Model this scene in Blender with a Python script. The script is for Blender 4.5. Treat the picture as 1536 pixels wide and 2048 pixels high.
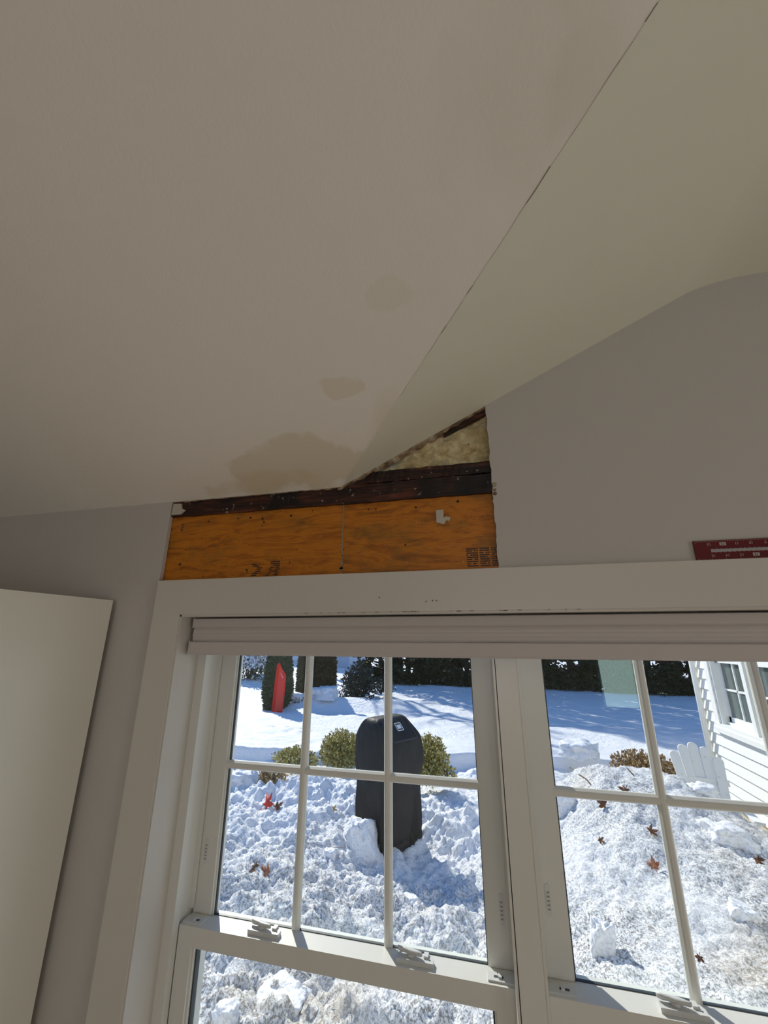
import bpy, bmesh, math, random
from mathutils import Vector, Matrix, noise
random.seed(7)
S = bpy.context.scene
for o in list(bpy.data.objects): bpy.data.objects.remove(o)
COL = S.collection
EYE = Vector((0, 0, 1.9))

# ------------------------------------------------------------------ camera
CR = Vector((0.96952255, 0.24499654, 0.00165131))
CU = Vector((0.07126781, -0.28846315, 0.95483502))
CF = Vector((-0.23440762, 0.92561639, 0.29713189))
FPX = 815.7
cam = bpy.data.cameras.new('camera'); co = bpy.data.objects.new('camera', cam); COL.objects.link(co)
cam.sensor_fit = 'HORIZONTAL'; cam.sensor_width = 36; cam.lens = 36 * FPX / 1536
cam.clip_start = 0.02; cam.clip_end = 400
M4 = Matrix((CR, CU, -CF)).transposed().to_4x4(); M4.translation = EYE
co.matrix_world = M4
S.camera = co

def at(px, py, Y):
    """point on the plane y = Y that the photograph shows at (px, py)"""
    d = CR * (px - 768) - CU * (py - 1024) + CF * FPX
    return EYE + d * (Y / d.y)

# ------------------------------------------------------------------ world, sun, light, exposure
S.view_settings.view_transform = 'Standard'; S.view_settings.look = 'None'
S.view_settings.gamma = 1; S.view_settings.use_curve_mapping = False
S.view_settings.exposure = 0.10
W = bpy.data.worlds.new('sky'); S.world = W; W.use_nodes = True
nt = W.node_tree; bg = nt.nodes['Background']
tc = nt.nodes.new('ShaderNodeTexCoord'); sx = nt.nodes.new('ShaderNodeSeparateXYZ'); rp = nt.nodes.new('ShaderNodeValToRGB')
nt.links.new(tc.outputs['Generated'], sx.inputs[0]); nt.links.new(sx.outputs[2], rp.inputs[0]); nt.links.new(rp.outputs[0], bg.inputs[0])
rp.color_ramp.elements[0].position = 0; rp.color_ramp.elements[0].color = (.48, .60, .80, 1)      # clear winter sky, paler at the horizon
rp.color_ramp.elements[1].position = .6; rp.color_ramp.elements[1].color = (.10, .26, .66, 1)
bg.inputs[1].default_value = 1.0
sl = bpy.data.lights.new('sun', 'SUN'); sl.energy = 4.9; sl.angle = math.radians(0.6); sl.color = (1, .95, .86)
so = bpy.data.objects.new('sun', sl); COL.objects.link(so)
AZ, EL = math.radians(37), math.radians(36)
sd = Vector((-math.sin(AZ) * math.cos(EL), math.cos(AZ) * math.cos(EL), math.sin(EL)))   # towards the sun
so.rotation_euler = sd.to_track_quat('Z', 'Y').to_euler(); so.location = (-20, 30, 30)
def fill_light(name, loc, rot, sx, sy, power, color):
    l = bpy.data.lights.new(name, 'AREA'); l.shape = 'RECTANGLE'; l.size = sx; l.size_y = sy; l.energy = power; l.color = color
    o = bpy.data.objects.new(name, l); COL.objects.link(o); o.location = loc; o.rotation_euler = rot
    return o
# added area lights that brighten the room, set in invented unseen windows
fill_light('added_back_light', (1.51, -3.74, 1.60), (math.radians(102), 0, math.radians(0)), .42, 1.0, 2.8, (.86, 1, .90))  # added light; also makes the green reflection in the right-hand pane
fill_light('added_right_light', (3.22, -.75, 1.32), (math.radians(112), 0, math.radians(90)), 1.2, 1.0, 12, (1, .93, .84))  # added from the right to brighten the right ceiling slope

fill_light('added_back_centre_light', (.12, -3.74, 1.65), (math.radians(122), 0, 0), .8, 1.0, 13, (1, .94, .85))  # added to brighten the left slope; mullion hides its reflection

# ------------------------------------------------------------------ materials
def srgb(r, g, b):
    f = lambda c: (c / 255 / 12.92) if c <= 10 else ((c / 255 + .055) / 1.055) ** 2.4
    return (f(r), f(g), f(b), 1)
class Mat:
    def __init__(s, name, color=(.8, .8, .8, 1), rough=.5, metal=0, spec=.5):
        s.m = bpy.data.materials.new(name); s.m.use_nodes = True
        s.t = s.m.node_tree; s.N = s.t.nodes; s.L = s.t.links; s.b = s.N['Principled BSDF']
        s.b.inputs['Base Color'].default_value = color; s.b.inputs['Roughness'].default_value = rough
        s.b.inputs['Metallic'].default_value = metal; s.b.inputs['Specular IOR Level'].default_value = spec
        s._pos = None
    def n(s, kind, **kw):
        x = s.N.new('ShaderNode' + kind)
        for k, v in kw.items():
            if k.startswith('i_'):
                x.inputs[k[2:].replace('_', ' ')].default_value = v
            else: setattr(x, k, v)
        return x
    def pos(s):
        if not s._pos: s._pos = s.n('NewGeometry').outputs['Position']
        return s._pos
    def obj(s): return s.n('TexCoord').outputs['Object']
    def scaled(s, vec, sc):
        m = s.n('Mapping'); m.inputs['Scale'].default_value = sc; s.L.new(vec, m.inputs['Vector']); return m.outputs[0]
    def noise(s, vec, scale, detail=4, rough=.5, dist=0):
        x = s.n('TexNoise', i_Scale=scale, i_Detail=detail, i_Roughness=rough, i_Distortion=dist); s.L.new(vec, x.inputs['Vector']); return x.outputs['Fac']
    def ramp(s, fac, stops):
        r = s.n('ValToRGB'); e = r.color_ramp.elements
        while len(e) < len(stops): e.new(.5)
        for i, (p, c) in enumerate(stops): e[i].position = p; e[i].color = c if len(c) == 4 else (*c, 1)
        s.L.new(fac, r.inputs[0]); return r.outputs[0]
    def math(s, op, a, b=None, clamp=False):
        m = s.n('Math', operation=op, use_clamp=clamp)
        for i, v in enumerate((a, b)):
            if v is None: continue
            if isinstance(v, (int, float)): m.inputs[i].default_value = v
            else: s.L.new(v, m.inputs[i])
        return m.outputs[0]
    def maprange(s, v, a, b, c=0., d=1.):
        m = s.n('MapRange'); m.inputs[1].default_value = a; m.inputs[2].default_value = b; m.inputs[3].default_value = c; m.inputs[4].default_value = d
        s.L.new(v, m.inputs[0]); return m.outputs[0]
    def mix(s, f, a, b):
        m = s.n('Mix', data_type='RGBA')
        for i, v in ((0, f), (6, a), (7, b)):
            if isinstance(v, (int, float)): m.inputs[i].default_value = v
            elif isinstance(v, tuple): m.inputs[i].default_value = v
            else: s.L.new(v, m.inputs[i])
        return m.outputs[2]
    def color(s, c): s.L.new(c, s.b.inputs['Base Color']); return s
    def bump(s, h, strength=.3, dist=.01):
        b = s.n('Bump'); b.inputs['Strength'].default_value = strength; b.inputs['Distance'].default_value = dist
        s.L.new(h, b.inputs['Height']); s.L.new(b.outputs[0], s.b.inputs['Normal']); return s
def simple(name, c, rough=.5, bump=None, var=0, **kw):
    m = Mat(name, c, rough, **kw)
    if var:
        f = m.noise(m.pos(), 6, 5)
        m.color(m.mix(f, tuple(x * (1 - var) for x in c[:3]) + (1,), tuple(min(1, x * (1 + var)) for x in c[:3]) + (1,)))
    if bump: m.bump(m.noise(m.pos(), bump[0], 3), bump[1], bump[2])
    return m.m

WALL = simple('wall_paint', (.53, .50, .475, 1), .75, (260, .25, .002), .02, spec=.2)
TRIM = simple('trim_paint', (.60, .565, .52, 1), .38, (30, .06, .004), .015)
VINYL = simple('window_vinyl', (.71, .705, .67, 1), .32, (50, .04, .002), .02)
VINYLD = simple('vinyl_track', (.30, .29, .27, 1), .5)
GASK = simple('glazing_gasket', (.035, .045, .055, 1), .5)
LOCK = simple('lock_plastic', (.64, .65, .65, 1), .35, var=.03)
BLIND = simple('blind_fabric', (.54, .495, .48, 1), .6, (180, .1, .002), .02)
CAB = simple('cabinet_paint', (.80, .79, .71, 1), .33, (90, .05, .002), .015)
BLACK = simple('dark_gap', (.01, .01, .01, 1), .8)

# ceiling with water stains
def ceiling_mat():
    m = Mat('ceiling_paint', (.8, .8, .8, 1), .7, spec=.15)
    base = m.mix(m.noise(m.pos(), 2.2, 4), (.86, .815, .755, 1), (.90, .86, .80, 1))
    p = m.pos()
    wn = m.n('TexNoise', i_Scale=7.0, i_Detail=5.0); m.L.new(p, wn.inputs['Vector'])
    def blob(c, r, col, strength, soft=.25, base=base):
        sub = m.n('VectorMath', operation='SUBTRACT'); m.L.new(p, sub.inputs[0]); sub.inputs[1].default_value = c
        sc = m.n('VectorMath', operation='DIVIDE'); m.L.new(sub.outputs[0], sc.inputs[0]); sc.inputs[1].default_value = r
        ln = m.n('VectorMath', operation='LENGTH'); m.L.new(sc.outputs[0], ln.inputs[0])
        d = m.math('ADD', ln.outputs['Value'], m.math('MULTIPLY', m.math('SUBTRACT', wn.outputs['Fac'], .5), 2.6))
        f = m.maprange(d, 1 - soft, 1 + soft * .3, 1, 0)
        return m.mix(m.math('MULTIPLY', f, strength), base, col)
    tan = (.72, .63, .45, 1)
    c = blob((-.47, .925, 2.345), (.30, .085, .12), tan, .6, .15)
    c = blob((-.60, .965, 2.32), (.17, .05, .1), tan, .7, .3, c)
    c = blob((-.275, .735, 2.425), (.05, .03, .1), (.74, .64, .46, 1), .38, .12, c)
    c = blob((-.20, .86, 2.39), (.08, .10, .1), tan, .3, .4, c)
    c = blob((-.14, .575, 2.497), (.05, .03, .1), tan, .16, .2, c)
    c = blob((.08, .40, 2.58), (.10, .14, .15), (.62, .56, .46, 1), .16, .6, c)
    c = blob((.17, .37, 2.60), (.05, .09, .15), (.62, .56, .46, 1), .2, .4, c)
    m.color(c); m.bump(m.noise(p, 150, 3), .3, .002)
    return m.m
CEIL = ceiling_mat()
m = Mat('right_slope_paint', (.8, .8, .8, 1), .6, spec=.2)
m.color(m.mix(m.noise(m.pos(), 2.5, 4), (.80, .795, .68, 1), (.87, .865, .75, 1))); m.bump(m.noise(m.pos(), 150, 3), .2, .002); CEILR = m.m

def plywood_mat(seed):
    m = Mat('plywood_%s' % seed, (.5, .2, .02, 1), .42, spec=.35)
    v = m.scaled(m.pos(), (1, 1, 1)); off = m.n('Mapping'); off.inputs['Location'].default_value = (seed * 3.1, 0, seed * 1.7)
    m.L.new(v, off.inputs['Vector'])
    g = m.scaled(off.outputs[0], (3.2, 1, 19)); wv = m.noise(g, 1.5, 6, .62, 2.6)
    fine = m.noise(m.scaled(off.outputs[0], (9, 1, 160)), 2.0, 4, .6, .4)
    c = m.ramp(wv, [(.22, (.16, .050, .005)), (.40, (.37, .115, .007)), (.55, (.56, .19, .010)), (.70, (.36, .12, .007)), (.84, (.17, .065, .01))])
    c = m.mix(m.maprange(fine, .55, .75, 0, .45), c, (.28, .10, .008, 1))
    mold = m.maprange(m.noise(m.scaled(off.outputs[0], (3, 1, 6)), 2.2, 6, .65), .50, .68, 0, .62)
    c = m.mix(mold, c, (.13, .09, .02, 1))
    spk = m.maprange(m.noise(m.pos(), 210, 2), .735, .76, 0, .8); c = m.mix(spk, c, (.6, .55, .42, 1))
    spk2 = m.maprange(m.noise(m.scaled(m.pos(), (1.3, 1, 1)), 90, 2), .73, .75, 0, .9); c = m.mix(spk2, c, (.02, .012, .01, 1))
    m.color(c); m.bump(fine, .25, .002); return m.m
PLYS = [plywood_mat(1), plywood_mat(2)]
m = Mat('stained_wood', (.05, .02, .01, 1), .5, spec=.35)
g = m.noise(m.scaled(m.pos(), (3, 1, 40)), 2.2, 6, .6, .8)
c = m.ramp(g, [(.3, (.006, .003, .003)), (.5, (.035, .010, .006)), (.66, (.13, .035, .016)), (.8, (.20, .085, .035))])
c = m.mix(m.maprange(m.noise(m.pos(), 9, 5), .45, .62, 0, .93), c, (.004, .004, .005, 1))
c = m.mix(m.maprange(m.noise(m.pos(), 75, 4), .66, .73, 0, .85), c, (.32, .30, .27, 1))
m.color(c); m.bump(g, .5, .003); DARKWOOD = m.m
m = Mat('spray_foam', (.7, .55, .3, 1), .75)
c = m.ramp(m.noise(m.pos(), 26, 6), [(.25, (.62, .45, .20)), (.45, (.90, .74, .42)), (.72, (.95, .84, .55))])
c = m.mix(m.maprange(m.noise(m.pos(), 60, 2), .71, .76, 0, .8), c, (.16, .09, .03, 1))
m.color(c); m.bump(m.noise(m.pos(), 55, 6, .65, 1.2), 1.0, .016); FOAM = m.m
m = Mat('torn_gypsum', (.6, .55, .45, 1), .9)
m.color(m.ramp(m.noise(m.pos(), 38, 4), [(.35, (.14, .09, .05)), (.5, (.30, .21, .13)), (.68, (.52, .44, .33))])); m.bump(m.noise(m.pos(), 120, 4), .6, .004); TORN = m.m
INK = simple('black_ink', (.012, .012, .018, 1), .5)
SCRAP = simple('grey_scrap', (.50, .45, .38, 1), .4, (60, .5, .004), .25)
RED = simple('anodised_red', (.12, .004, .010, 1), .35, metal=.25)
PRINT = simple('white_print', (.45, .40, .40, 1), .6)

# clear window glass: thin sheet, mild reflection
m = Mat('window_glass'); out = m.N['Material Output']; m.N.remove(m.b)
tr = m.n('BsdfTransparent'); tr.inputs[0].default_value = (.955, .975, .965, 1)
gl = m.n('BsdfGlossy'); gl.inputs['Roughness'].default_value = 0.0; gl.inputs[0].default_value = (.85, 1, .93, 1)
lw = m.n('LayerWeight'); lw.inputs[0].default_value = .5
f = m.math('ADD', m.math('MULTIPLY', m.math('POWER', lw.outputs['Facing'], 5.0), .9), .045)
mx = m.n('MixShader'); m.L.new(f, mx.inputs[0]); m.L.new(tr.outputs[0], mx.inputs[1]); m.L.new(gl.outputs[0], mx.inputs[2]); m.L.new(mx.outputs[0], out.inputs[0])
GLASS = m.m

# snow
def snow_mat(name, dirty):
    m = Mat(name, (.86, .88, .92, 1), .55, spec=.25)
    c = (.90, .905, .92, 1)
    p = m.pos()
    if dirty:
        sep = m.n('SeparateXYZ'); m.L.new(p, sep.inputs[0])
        wy = m.maprange(sep.outputs[1], 5.0, 3.2, 0.10, 1.0)
        wx = m.maprange(sep.outputs[0], -.3, .7, 0.0, .85)
        w = m.math('MAXIMUM', wy, m.math('MULTIPLY', wx, m.maprange(sep.outputs[1], 7, 5.4, 0, 1)), True)
        big = m.noise(p, 1.7, 5, .6)
        fine = m.noise(p, 60, 6, .75); fine2 = m.noise(m.scaled(p, (1, .6, 1)), 95, 3, .6)
        spec = m.math('ADD', m.maprange(fine, .46, .60, 0, 1), m.maprange(fine2, .53, .64, 0, .8), True)
        patch = m.maprange(big, .30, .55, .35, 1)
        f = m.math('MULTIPLY', m.math('MULTIPLY', spec, patch), m.math('MULTIPLY', w, .95))
        c = m.mix(f, c, (.17, .16, .15, 1))
        c = m.mix(m.math('MULTIPLY', m.maprange(m.noise(p, 1.1, 3), .56, .7, 0, .38), w), c, (.60, .50, .36, 1))
    else:
        f = m.maprange(m.noise(p, 16, 5, .7), .60, .72, 0, .35)
        c = m.mix(f, c, (.55, .50, .42, 1))
    if not isinstance(c, tuple): m.color(c)
    m.bump(m.noise(p, 30 if dirty else 7, 6, .68), .55 if dirty else .6, .03 if dirty else .12)
    return m.m
SNOWD = snow_mat('snow_trampled', True); SNOW = snow_mat('snow_clean', False)
m = Mat('snow_lump', (.88, .89, .92, 1), .5); m.bump(m.noise(m.pos(), 22, 6, .6), .6, .02)
m.color(m.mix(m.maprange(m.noise(m.pos(), 60, 5, .7), .50, .66, 0, .55), (.89, .90, .93, 1), (.40, .37, .33, 1))); SNOWL = m.m
def leafy(name, stops, scale=9, rough=.6):
    m = Mat(name, rough=rough, spec=.25); m.color(m.ramp(m.noise(m.pos(), scale, 3, .7), stops)); return m.m
ARBG = leafy('arborvitae_green', [(.3, (.012, .022, .012)), (.5, (.035, .055, .028)), (.7, (.075, .10, .055))])
ARBB = leafy('arborvitae_brown', [(.3, (.018, .012, .008)), (.5, (.055, .036, .018)), (.7, (.11, .085, .05))])
HEDGE = leafy('hedge_green', [(.3, (.012, .016, .010)), (.5, (.032, .040, .020)), (.72, (.075, .085, .045))], 3)
BOX = leafy('boxwood_leaf', [(.3, (.06, .05, .015)), (.42, (.28, .23, .05)), (.55, (.58, .50, .17)), (.68, (.80, .74, .48))], 22)
BOXR = leafy('boxwood_bronze', [(.3, (.08, .04, .02)), (.44, (.30, .18, .08)), (.56, (.52, .38, .19)), (.70, (.72, .62, .44))], 22)
SHRUBL = leafy('shrub_leaf', [(.3, (.015, .022, .018)), (.55, (.05, .06, .05)), (.75, (.11, .12, .10))], 9)
BARK = simple('bark', (.06, .045, .035, 1), .9, (30, .5, .02), .3)
TWIG = simple('twig', (.10, .065, .04, 1), .8)
SIDING = simple('white_siding', (.84, .84, .80, 1), .5, (40, .05, .003), .02)
FOUND = simple('foundation_tan', (.52, .43, .30, 1), .9, (60, .4, .005), .1)
PANE = Mat('wing_pane', (.12, .15, .14, 1), .06, spec=.9).m
CURT = simple('curtain_green', (.42, .55, .45, 1), .8)
CHAIRW = Mat('weathered_white', (.8, .8, .8, 1), .6)
CHAIRW.color(CHAIRW.mix(CHAIRW.maprange(CHAIRW.noise(CHAIRW.pos(), 28, 5, .6), .60, .72, 0, .6), (.78, .78, .76, 1), (.38, .37, .36, 1))); CHAIRW = CHAIRW.m
m = Mat('cover_vinyl', (.035, .036, .04, 1), .6, spec=.2)
m.color(m.mix(m.maprange(m.noise(m.pos(), 90, 3), .70, .74, 0, .4), m.mix(m.noise(m.pos(), 5, 5), (.014, .015, .017, 1), (.036, .035, .034, 1)), (.5, .5, .5, 1)))
m.bump(m.noise(m.scaled(m.pos(), (1, 1, .35)), 9, 4, .6), .6, .03); COVER = m.m
SLED = Mat('red_plastic', (.80, .025, .02, 1), .35).m
HOUSEB = simple('neighbour_wall', (.62, .68, .76, 1), .7, var=.04)
ROOFN = simple('neighbour_roof', (.8, .82, .86, 1), .8)
LEAFR = leafy('maple_red', [(.35, (.42, .02, .015)), (.6, (.72, .06, .04)), (.75, (.5, .12, .05))], 30)
LEAFB = leafy('leaf_brown', [(.35, (.05, .02, .012)), (.55, (.18, .075, .04)), (.72, (.40, .25, .15))], 30)
LEAFO = leafy('leaf_rust', [(.35, (.16, .05, .03)), (.55, (.42, .15, .07)), (.72, (.55, .30, .18))], 30)
LEAFT = leafy('leaf_tan', [(.35, (.35, .24, .12)), (.6, (.62, .47, .26))], 30)
FLOORM = Mat('oak_floor', (.5, .3, .15, 1), .4)
FLOORM.color(FLOORM.ramp(FLOORM.noise(FLOORM.scaled(FLOORM.pos(), (12, 1.2, 1)), 1.5, 5), [(.3, (.50, .38, .26)), (.7, (.68, .54, .40))])); FLOORM = FLOORM.m
WIRE = simple('wire', (.25, .20, .16, 1), .5)
RUBBER = simple('black_rubber', (.012, .012, .012, 1), .6)

# ------------------------------------------------------------------ building helpers
def tag(o, label=None, cat=None, group=None, kind=None):
    if label: o['label'] = label
    if cat: o['category'] = cat
    if group: o['group'] = group
    if kind: o['kind'] = kind
    return o
def thing(name, loc, label=None, cat=None, rz=0, group=None, kind=None):
    o = bpy.data.objects.new(name, None); COL.objects.link(o); o.location = loc; o.rotation_euler = (0, 0, rz); o.empty_display_size = .05
    return tag(o, label, cat, group, kind)
def wloc(p):
    v = Vector((0, 0, 0))
    while p is not None: v += p.location; p = p.parent
    return v
class MB:
    """collects shapes given in world coordinates (or in the parent's frame when local)"""
    def __init__(s): s.bm = bmesh.new()
    def poly(s, vs, fs, smooth=False):
        b = [s.bm.verts.new(v) for v in vs]
        for f in fs:
            try: s.bm.faces.new([b[i] for i in f]).smooth = smooth
            except ValueError: pass
        return b
    def box(s, x0, x1, y0, y1, z0, z1):
        v = [(x, y, z) for x in (x0, x1) for y in (y0, y1) for z in (z0, z1)]
        s.poly(v, [(0, 1, 3, 2), (4, 6, 7, 5), (0, 4, 5, 1), (2, 3, 7, 6), (0, 2, 6, 4), (1, 5, 7, 3)]); return s
    def prism(s, pts, axis, a, b, smooth=False):
        """pts: 2D outline in the two other axes; extruded along axis from a to b"""
        n = len(pts)
        def mk(p, t):
            return (t, p[0], p[1]) if axis == 'x' else (p[0], t, p[1]) if axis == 'y' else (p[0], p[1], t)
        v = [mk(p, a) for p in pts] + [mk(p, b) for p in pts]
        s.poly(v, [tuple(range(n)), tuple(range(2 * n - 1, n - 1, -1))] + [(i, i + n, (i + 1) % n + n, (i + 1) % n) for i in range(n)], smooth); return s
    def loft(s, loops, cap=True, smooth=True):
        n = len(loops[0]); v = [p for l in loops for p in l]
        f = [(k * n + i, k * n + (i + 1) % n, (k + 1) * n + (i + 1) % n, (k + 1) * n + i) for k in range(len(loops) - 1) for i in range(n)]
        if cap: f += [tuple(range(n - 1, -1, -1)), tuple(range((len(loops) - 1) * n, len(loops) * n))]
        s.poly(v, f, smooth); return s
    def tube(s, pts, r, n=6):
        pts = [Vector(p) for p in pts]; loops = []
        rr = r if isinstance(r, (list, tuple)) else [r] * len(pts)
        for i, p in enumerate(pts):
            d = (pts[min(i + 1, len(pts) - 1)] - pts[max(i - 1, 0)]).normalized()
            a = d.cross(Vector((0, 0, 1)));  a = a if a.length > .05 else d.cross(Vector((0, 1, 0)))
            a.normalize(); b = d.cross(a)
            loops.append([p + (a * math.cos(2 * math.pi * k / n) + b * math.sin(2 * math.pi * k / n)) * rr[i] for k in range(n)])
        return s.loft(loops)
    def cyl(s, c, r, h, axis='z', n=24):
        c = Vector(c); e = {'x': Vector((h, 0, 0)), 'y': Vector((0, h, 0)), 'z': Vector((0, 0, h))}[axis]
        return s.tube([c, c + e], r, n)
    def build(s, name, mat, parent=None, bevel=0, local=False, seg=2, autosmooth=False):
        if bevel:
            es = [e for e in s.bm.edges if len(e.link_faces) == 2 and e.calc_face_angle(0) > .5]
            bmesh.ops.bevel(s.bm, geom=es, offset=bevel, segments=seg, affect='EDGES', profile=.6, clamp_overlap=True)
        bmesh.ops.recalc_face_normals(s.bm, faces=s.bm.faces[:])
        me = bpy.data.meshes.new(name); o = bpy.data.objects.new(name, me); COL.objects.link(o)
        if parent is None:
            vs = [v.co for v in s.bm.verts]; c = Vector(((min(v.x for v in vs) + max(v.x for v in vs)) / 2, (min(v.y for v in vs) + max(v.y for v in vs)) / 2, min(v.z for v in vs)))
            bmesh.ops.translate(s.bm, verts=s.bm.verts[:], vec=-c); o.location = c
        else:
            if not local: bmesh.ops.translate(s.bm, verts=s.bm.verts[:], vec=-wloc(parent))
            o.parent = parent
        s.bm.to_mesh(me); s.bm.free()
        for mm in (mat if isinstance(mat, (list, tuple)) else [mat]): me.materials.append(mm)
        return o
def text_part(txt, mat, parent, size, loc, rot):
    cu = bpy.data.curves.new('number', 'FONT'); cu.body = txt; cu.size = size; cu.align_x = 'CENTER'; cu.align_y = 'CENTER'; cu.extrude = .0002
    t = bpy.data.objects.new('number', cu); COL.objects.link(t)
    dg = bpy.context.evaluated_depsgraph_get(); me = bpy.data.meshes.new_from_object(t.evaluated_get(dg))
    bpy.data.objects.remove(t); me.materials.clear(); me.materials.append(mat)
    o = bpy.data.objects.new('number', me); COL.objects.link(o); o.parent = parent; o.location = Vector(loc) - wloc(parent); o.rotation_euler = rot
    return o

# ------------------------------------------------------------------ room shell
YW = 1.0                    # inner face of the window wall
ZL = 2.305                  # ceiling line on the left part of the wall
KX, KZ = .595, 2.774        # where the right slope meets the flat ceiling
CX = -.377                  # foot of the valley
SR = (KZ - ZL) / (KX - CX)  # slope of the right plane
SLF = .452                  # slope of the left plane
XL, XR, YB = -1.75, 3.3, -3.8
def gable():                # ceiling line on the window wall from the foot of the valley to the right
    pts = [(CX, ZL)]
    for i in range(1, 12):
        t = i / 12; pts.append((CX + t * (KX - CX) * .93, ZL + SR * t * (KX - CX) * .93))
    x0 = CX + (KX - CX) * .93; z0 = ZL + SR * (KX - CX) * .93; x2 = KX + .09
    for i in range(1, 9):
        t = i / 8; pts.append(((1 - t) ** 2 * x0 + 2 * t * (1 - t) * KX + t * t * x2, (1 - t) ** 2 * z0 + 2 * t * (1 - t) * KZ + t * t * KZ))
    return pts
G = gable()
HX0, HX1, HZ0 = -.930, .0275, 2.063       # opening in the drywall
WX0, WX1, WZ0, WZ1 = -.825, .882, .55, 1.957   # window opening
def gz(x):
    for (a, b), (c, d) in zip(G, G[1:]):
        if a <= x <= c: return b + (d - b) * (x - a) / (c - a)
    return KZ if x > G[-1][0] else ZL
wall = MB(); T = .0127
def wp(pts): wall.prism(pts, 'y', YW, YW + T)
wp([(XL, 0), (HX0, 0), (HX0, ZL + .012), (XL, ZL + .012)])
wp([(HX0, 0), (WX0 - .02, 0), (WX0 - .02, HZ0 - .01), (HX0, HZ0 - .01)])
wp([(WX0 - .02, 0), (WX1 + .02, 0), (WX1 + .02, WZ0 - .02), (WX0 - .02, WZ0 - .02)])
rag = [(HX1, HZ0 - .04)]
zz = HZ0
while zz < gz(HX1) - .01:
    rag.append((HX1 + random.uniform(-.0012, .0022), zz)); zz += random.uniform(.006, .016)
rag.append((HX1, gz(HX1) + .006))
wp(rag + [(x, z + .006) for x, z in G if x > HX1] + [(XR, KZ + .006), (XR, 0), (WX1 + .02, 0), (WX1 + .02, HZ0 - .04)])
wp([(WX0 - .02, WZ1 + .02), (HX1, WZ1 + .02), (HX1, HZ0 - .01), (WX0 - .02, HZ0 - .01)])
wf = wall.build('wall_front', WALL); tag(wf, kind='structure')
# outer leaf of the wall around the window (behind drywall and sheathing)
ow = MB(); Y0, Y1 = YW + .05, YW + .16
ow.box(XL - .2, WX0 - .015, Y0, Y1, -.4, 3); ow.box(WX1 + .015, 2.78, Y0, Y1, -.4, 3)
ow.box(WX0 - .015, WX1 + .015, Y0, Y1, WZ1 + .03, 3); ow.box(WX0 - .015, WX1 + .015, Y0, Y1, -.4, WZ0 - .03)
tag(ow.build('wall_outer', SIDING), kind='structure')
# left, right, back walls, floor
w = MB(); w.box(XL - .12, XL, YB, YW + .16, 0, 2.9)
tag(w.build('wall_left', WALL), kind='structure')
w = MB(); w.box(XR, XR + .12, -.1, YW + .16, 0, 2.9); w.box(XR, XR + .12, YB, -1.4, 0, 2.9); w.box(XR, XR + .12, -1.4, -.1, 0, .8); w.box(XR, XR + .12, -1.4, -.1, 1.9, 2.9); tag(w.build('wall_right', WALL), kind='structure')
w = MB(); w.box(XL - .12, -.30, YB - .12, YB, 0, 2.9); w.box(.54, 1.28, YB - .12, YB, 0, 2.9); w.box(-.30, .54, YB - .12, YB, 0, 1.1); w.box(-.30, .54, YB - .12, YB, 2.2, 2.9); w.box(1.74, XR + .12, YB - .12, YB, 0, 2.9); w.box(1.28, 1.74, YB - .12, YB, 0, 1.06); w.box(1.28, 1.74, YB - .12, YB, 2.14, 2.9)
tag(w.build('wall_back', WALL), kind='structure')
w = MB(); w.box(XL - .12, XR + .12, YB - .12, YW + .16, -.12, 0); tag(w.build('floor', FLOORM), kind='structure')
# ceiling: left slope rising into the room, right slope rising along the wall, flat middle
def lz(y): return ZL + SLF * (YW - y)
yF = YW - (KZ - ZL) / SLF
TH = .012
def slab(mb, pts):
    n = len(pts); mb.poly([Vector(p) for p in pts] + [Vector(p) + Vector((0, 0, TH)) for p in pts], [tuple(range(n)), tuple(range(2 * n - 1, n - 1, -1))] + [(i, i + n, (i + 1) % n + n, (i + 1) % n) for i in range(n)])
YE = YW + .004
cm = MB()
slab(cm, [(XL - .1, YE, lz(YE)), (CX, YE, lz(YE)), (KX, yF, KZ), (XL - .1, yF, KZ)])
slab(cm, [(XL - .1, yF, KZ), (KX, yF, KZ), (KX, YB - .1, KZ), (XL - .1, YB - .1, KZ)])
cl = cm.build('ceiling', CEIL); tag(cl, kind='structure')
cm = MB()
for (a, b), (c, d) in zip(G, G[1:]):
    def vy(x): return YW - (x - CX) / (KX - CX) * (YW - yF) if x < KX else yF
    slab(cm, [(a, YE, b), (c, YE, d), (c, max(vy(c), yF), d), (a, max(vy(a), yF), b)])
slab(cm, [(G[-1][0], YE, KZ), (XR + .1, YE, KZ), (XR + .1, YB - .1, KZ), (G[-1][0], YB - .1, KZ)])
slab(cm, [(KX, yF, KZ - .0005), (G[-1][0], yF, KZ), (G[-1][0], YB - .1, KZ), (KX, YB - .1, KZ)])
cr = cm.build('ceiling', CEILR); tag(cr, kind='structure')
# hairline crack down the valley
ck = MB(); A = Vector((CX, YW, ZL - .0006)); B = Vector((KX, yF, KZ - .0006)); n = 90
side = Vector((1, 0, 0)); prev = None
for i in range(n):
    t0, t1 = i / n, (i + 1) / n
    j = lambda: random.uniform(-.0006, .0006)
    p0 = prev or (A.lerp(B, t0)); p1 = A.lerp(B, t1) + Vector((j(), j(), 0)); prev = p1
    wdt = random.choice([.0002, .0002, .0003, .0003, .0004, .0009 if t0 > .25 else .0003])
    if t0 < .22: wdt = .00015
    d = Vector((1, .6, .5)).normalized() * wdt
    ck.poly([p0 - d, p0 + d, p1 + d, p1 - d, p0 - d + Vector((0, 0, .0004)), p1 + d + Vector((0, 0, .0004))], [(0, 1, 2, 3)])
ck.build('crack', simple('crack_shadow', (.22, .18, .13, 1), .9), cl)

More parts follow.
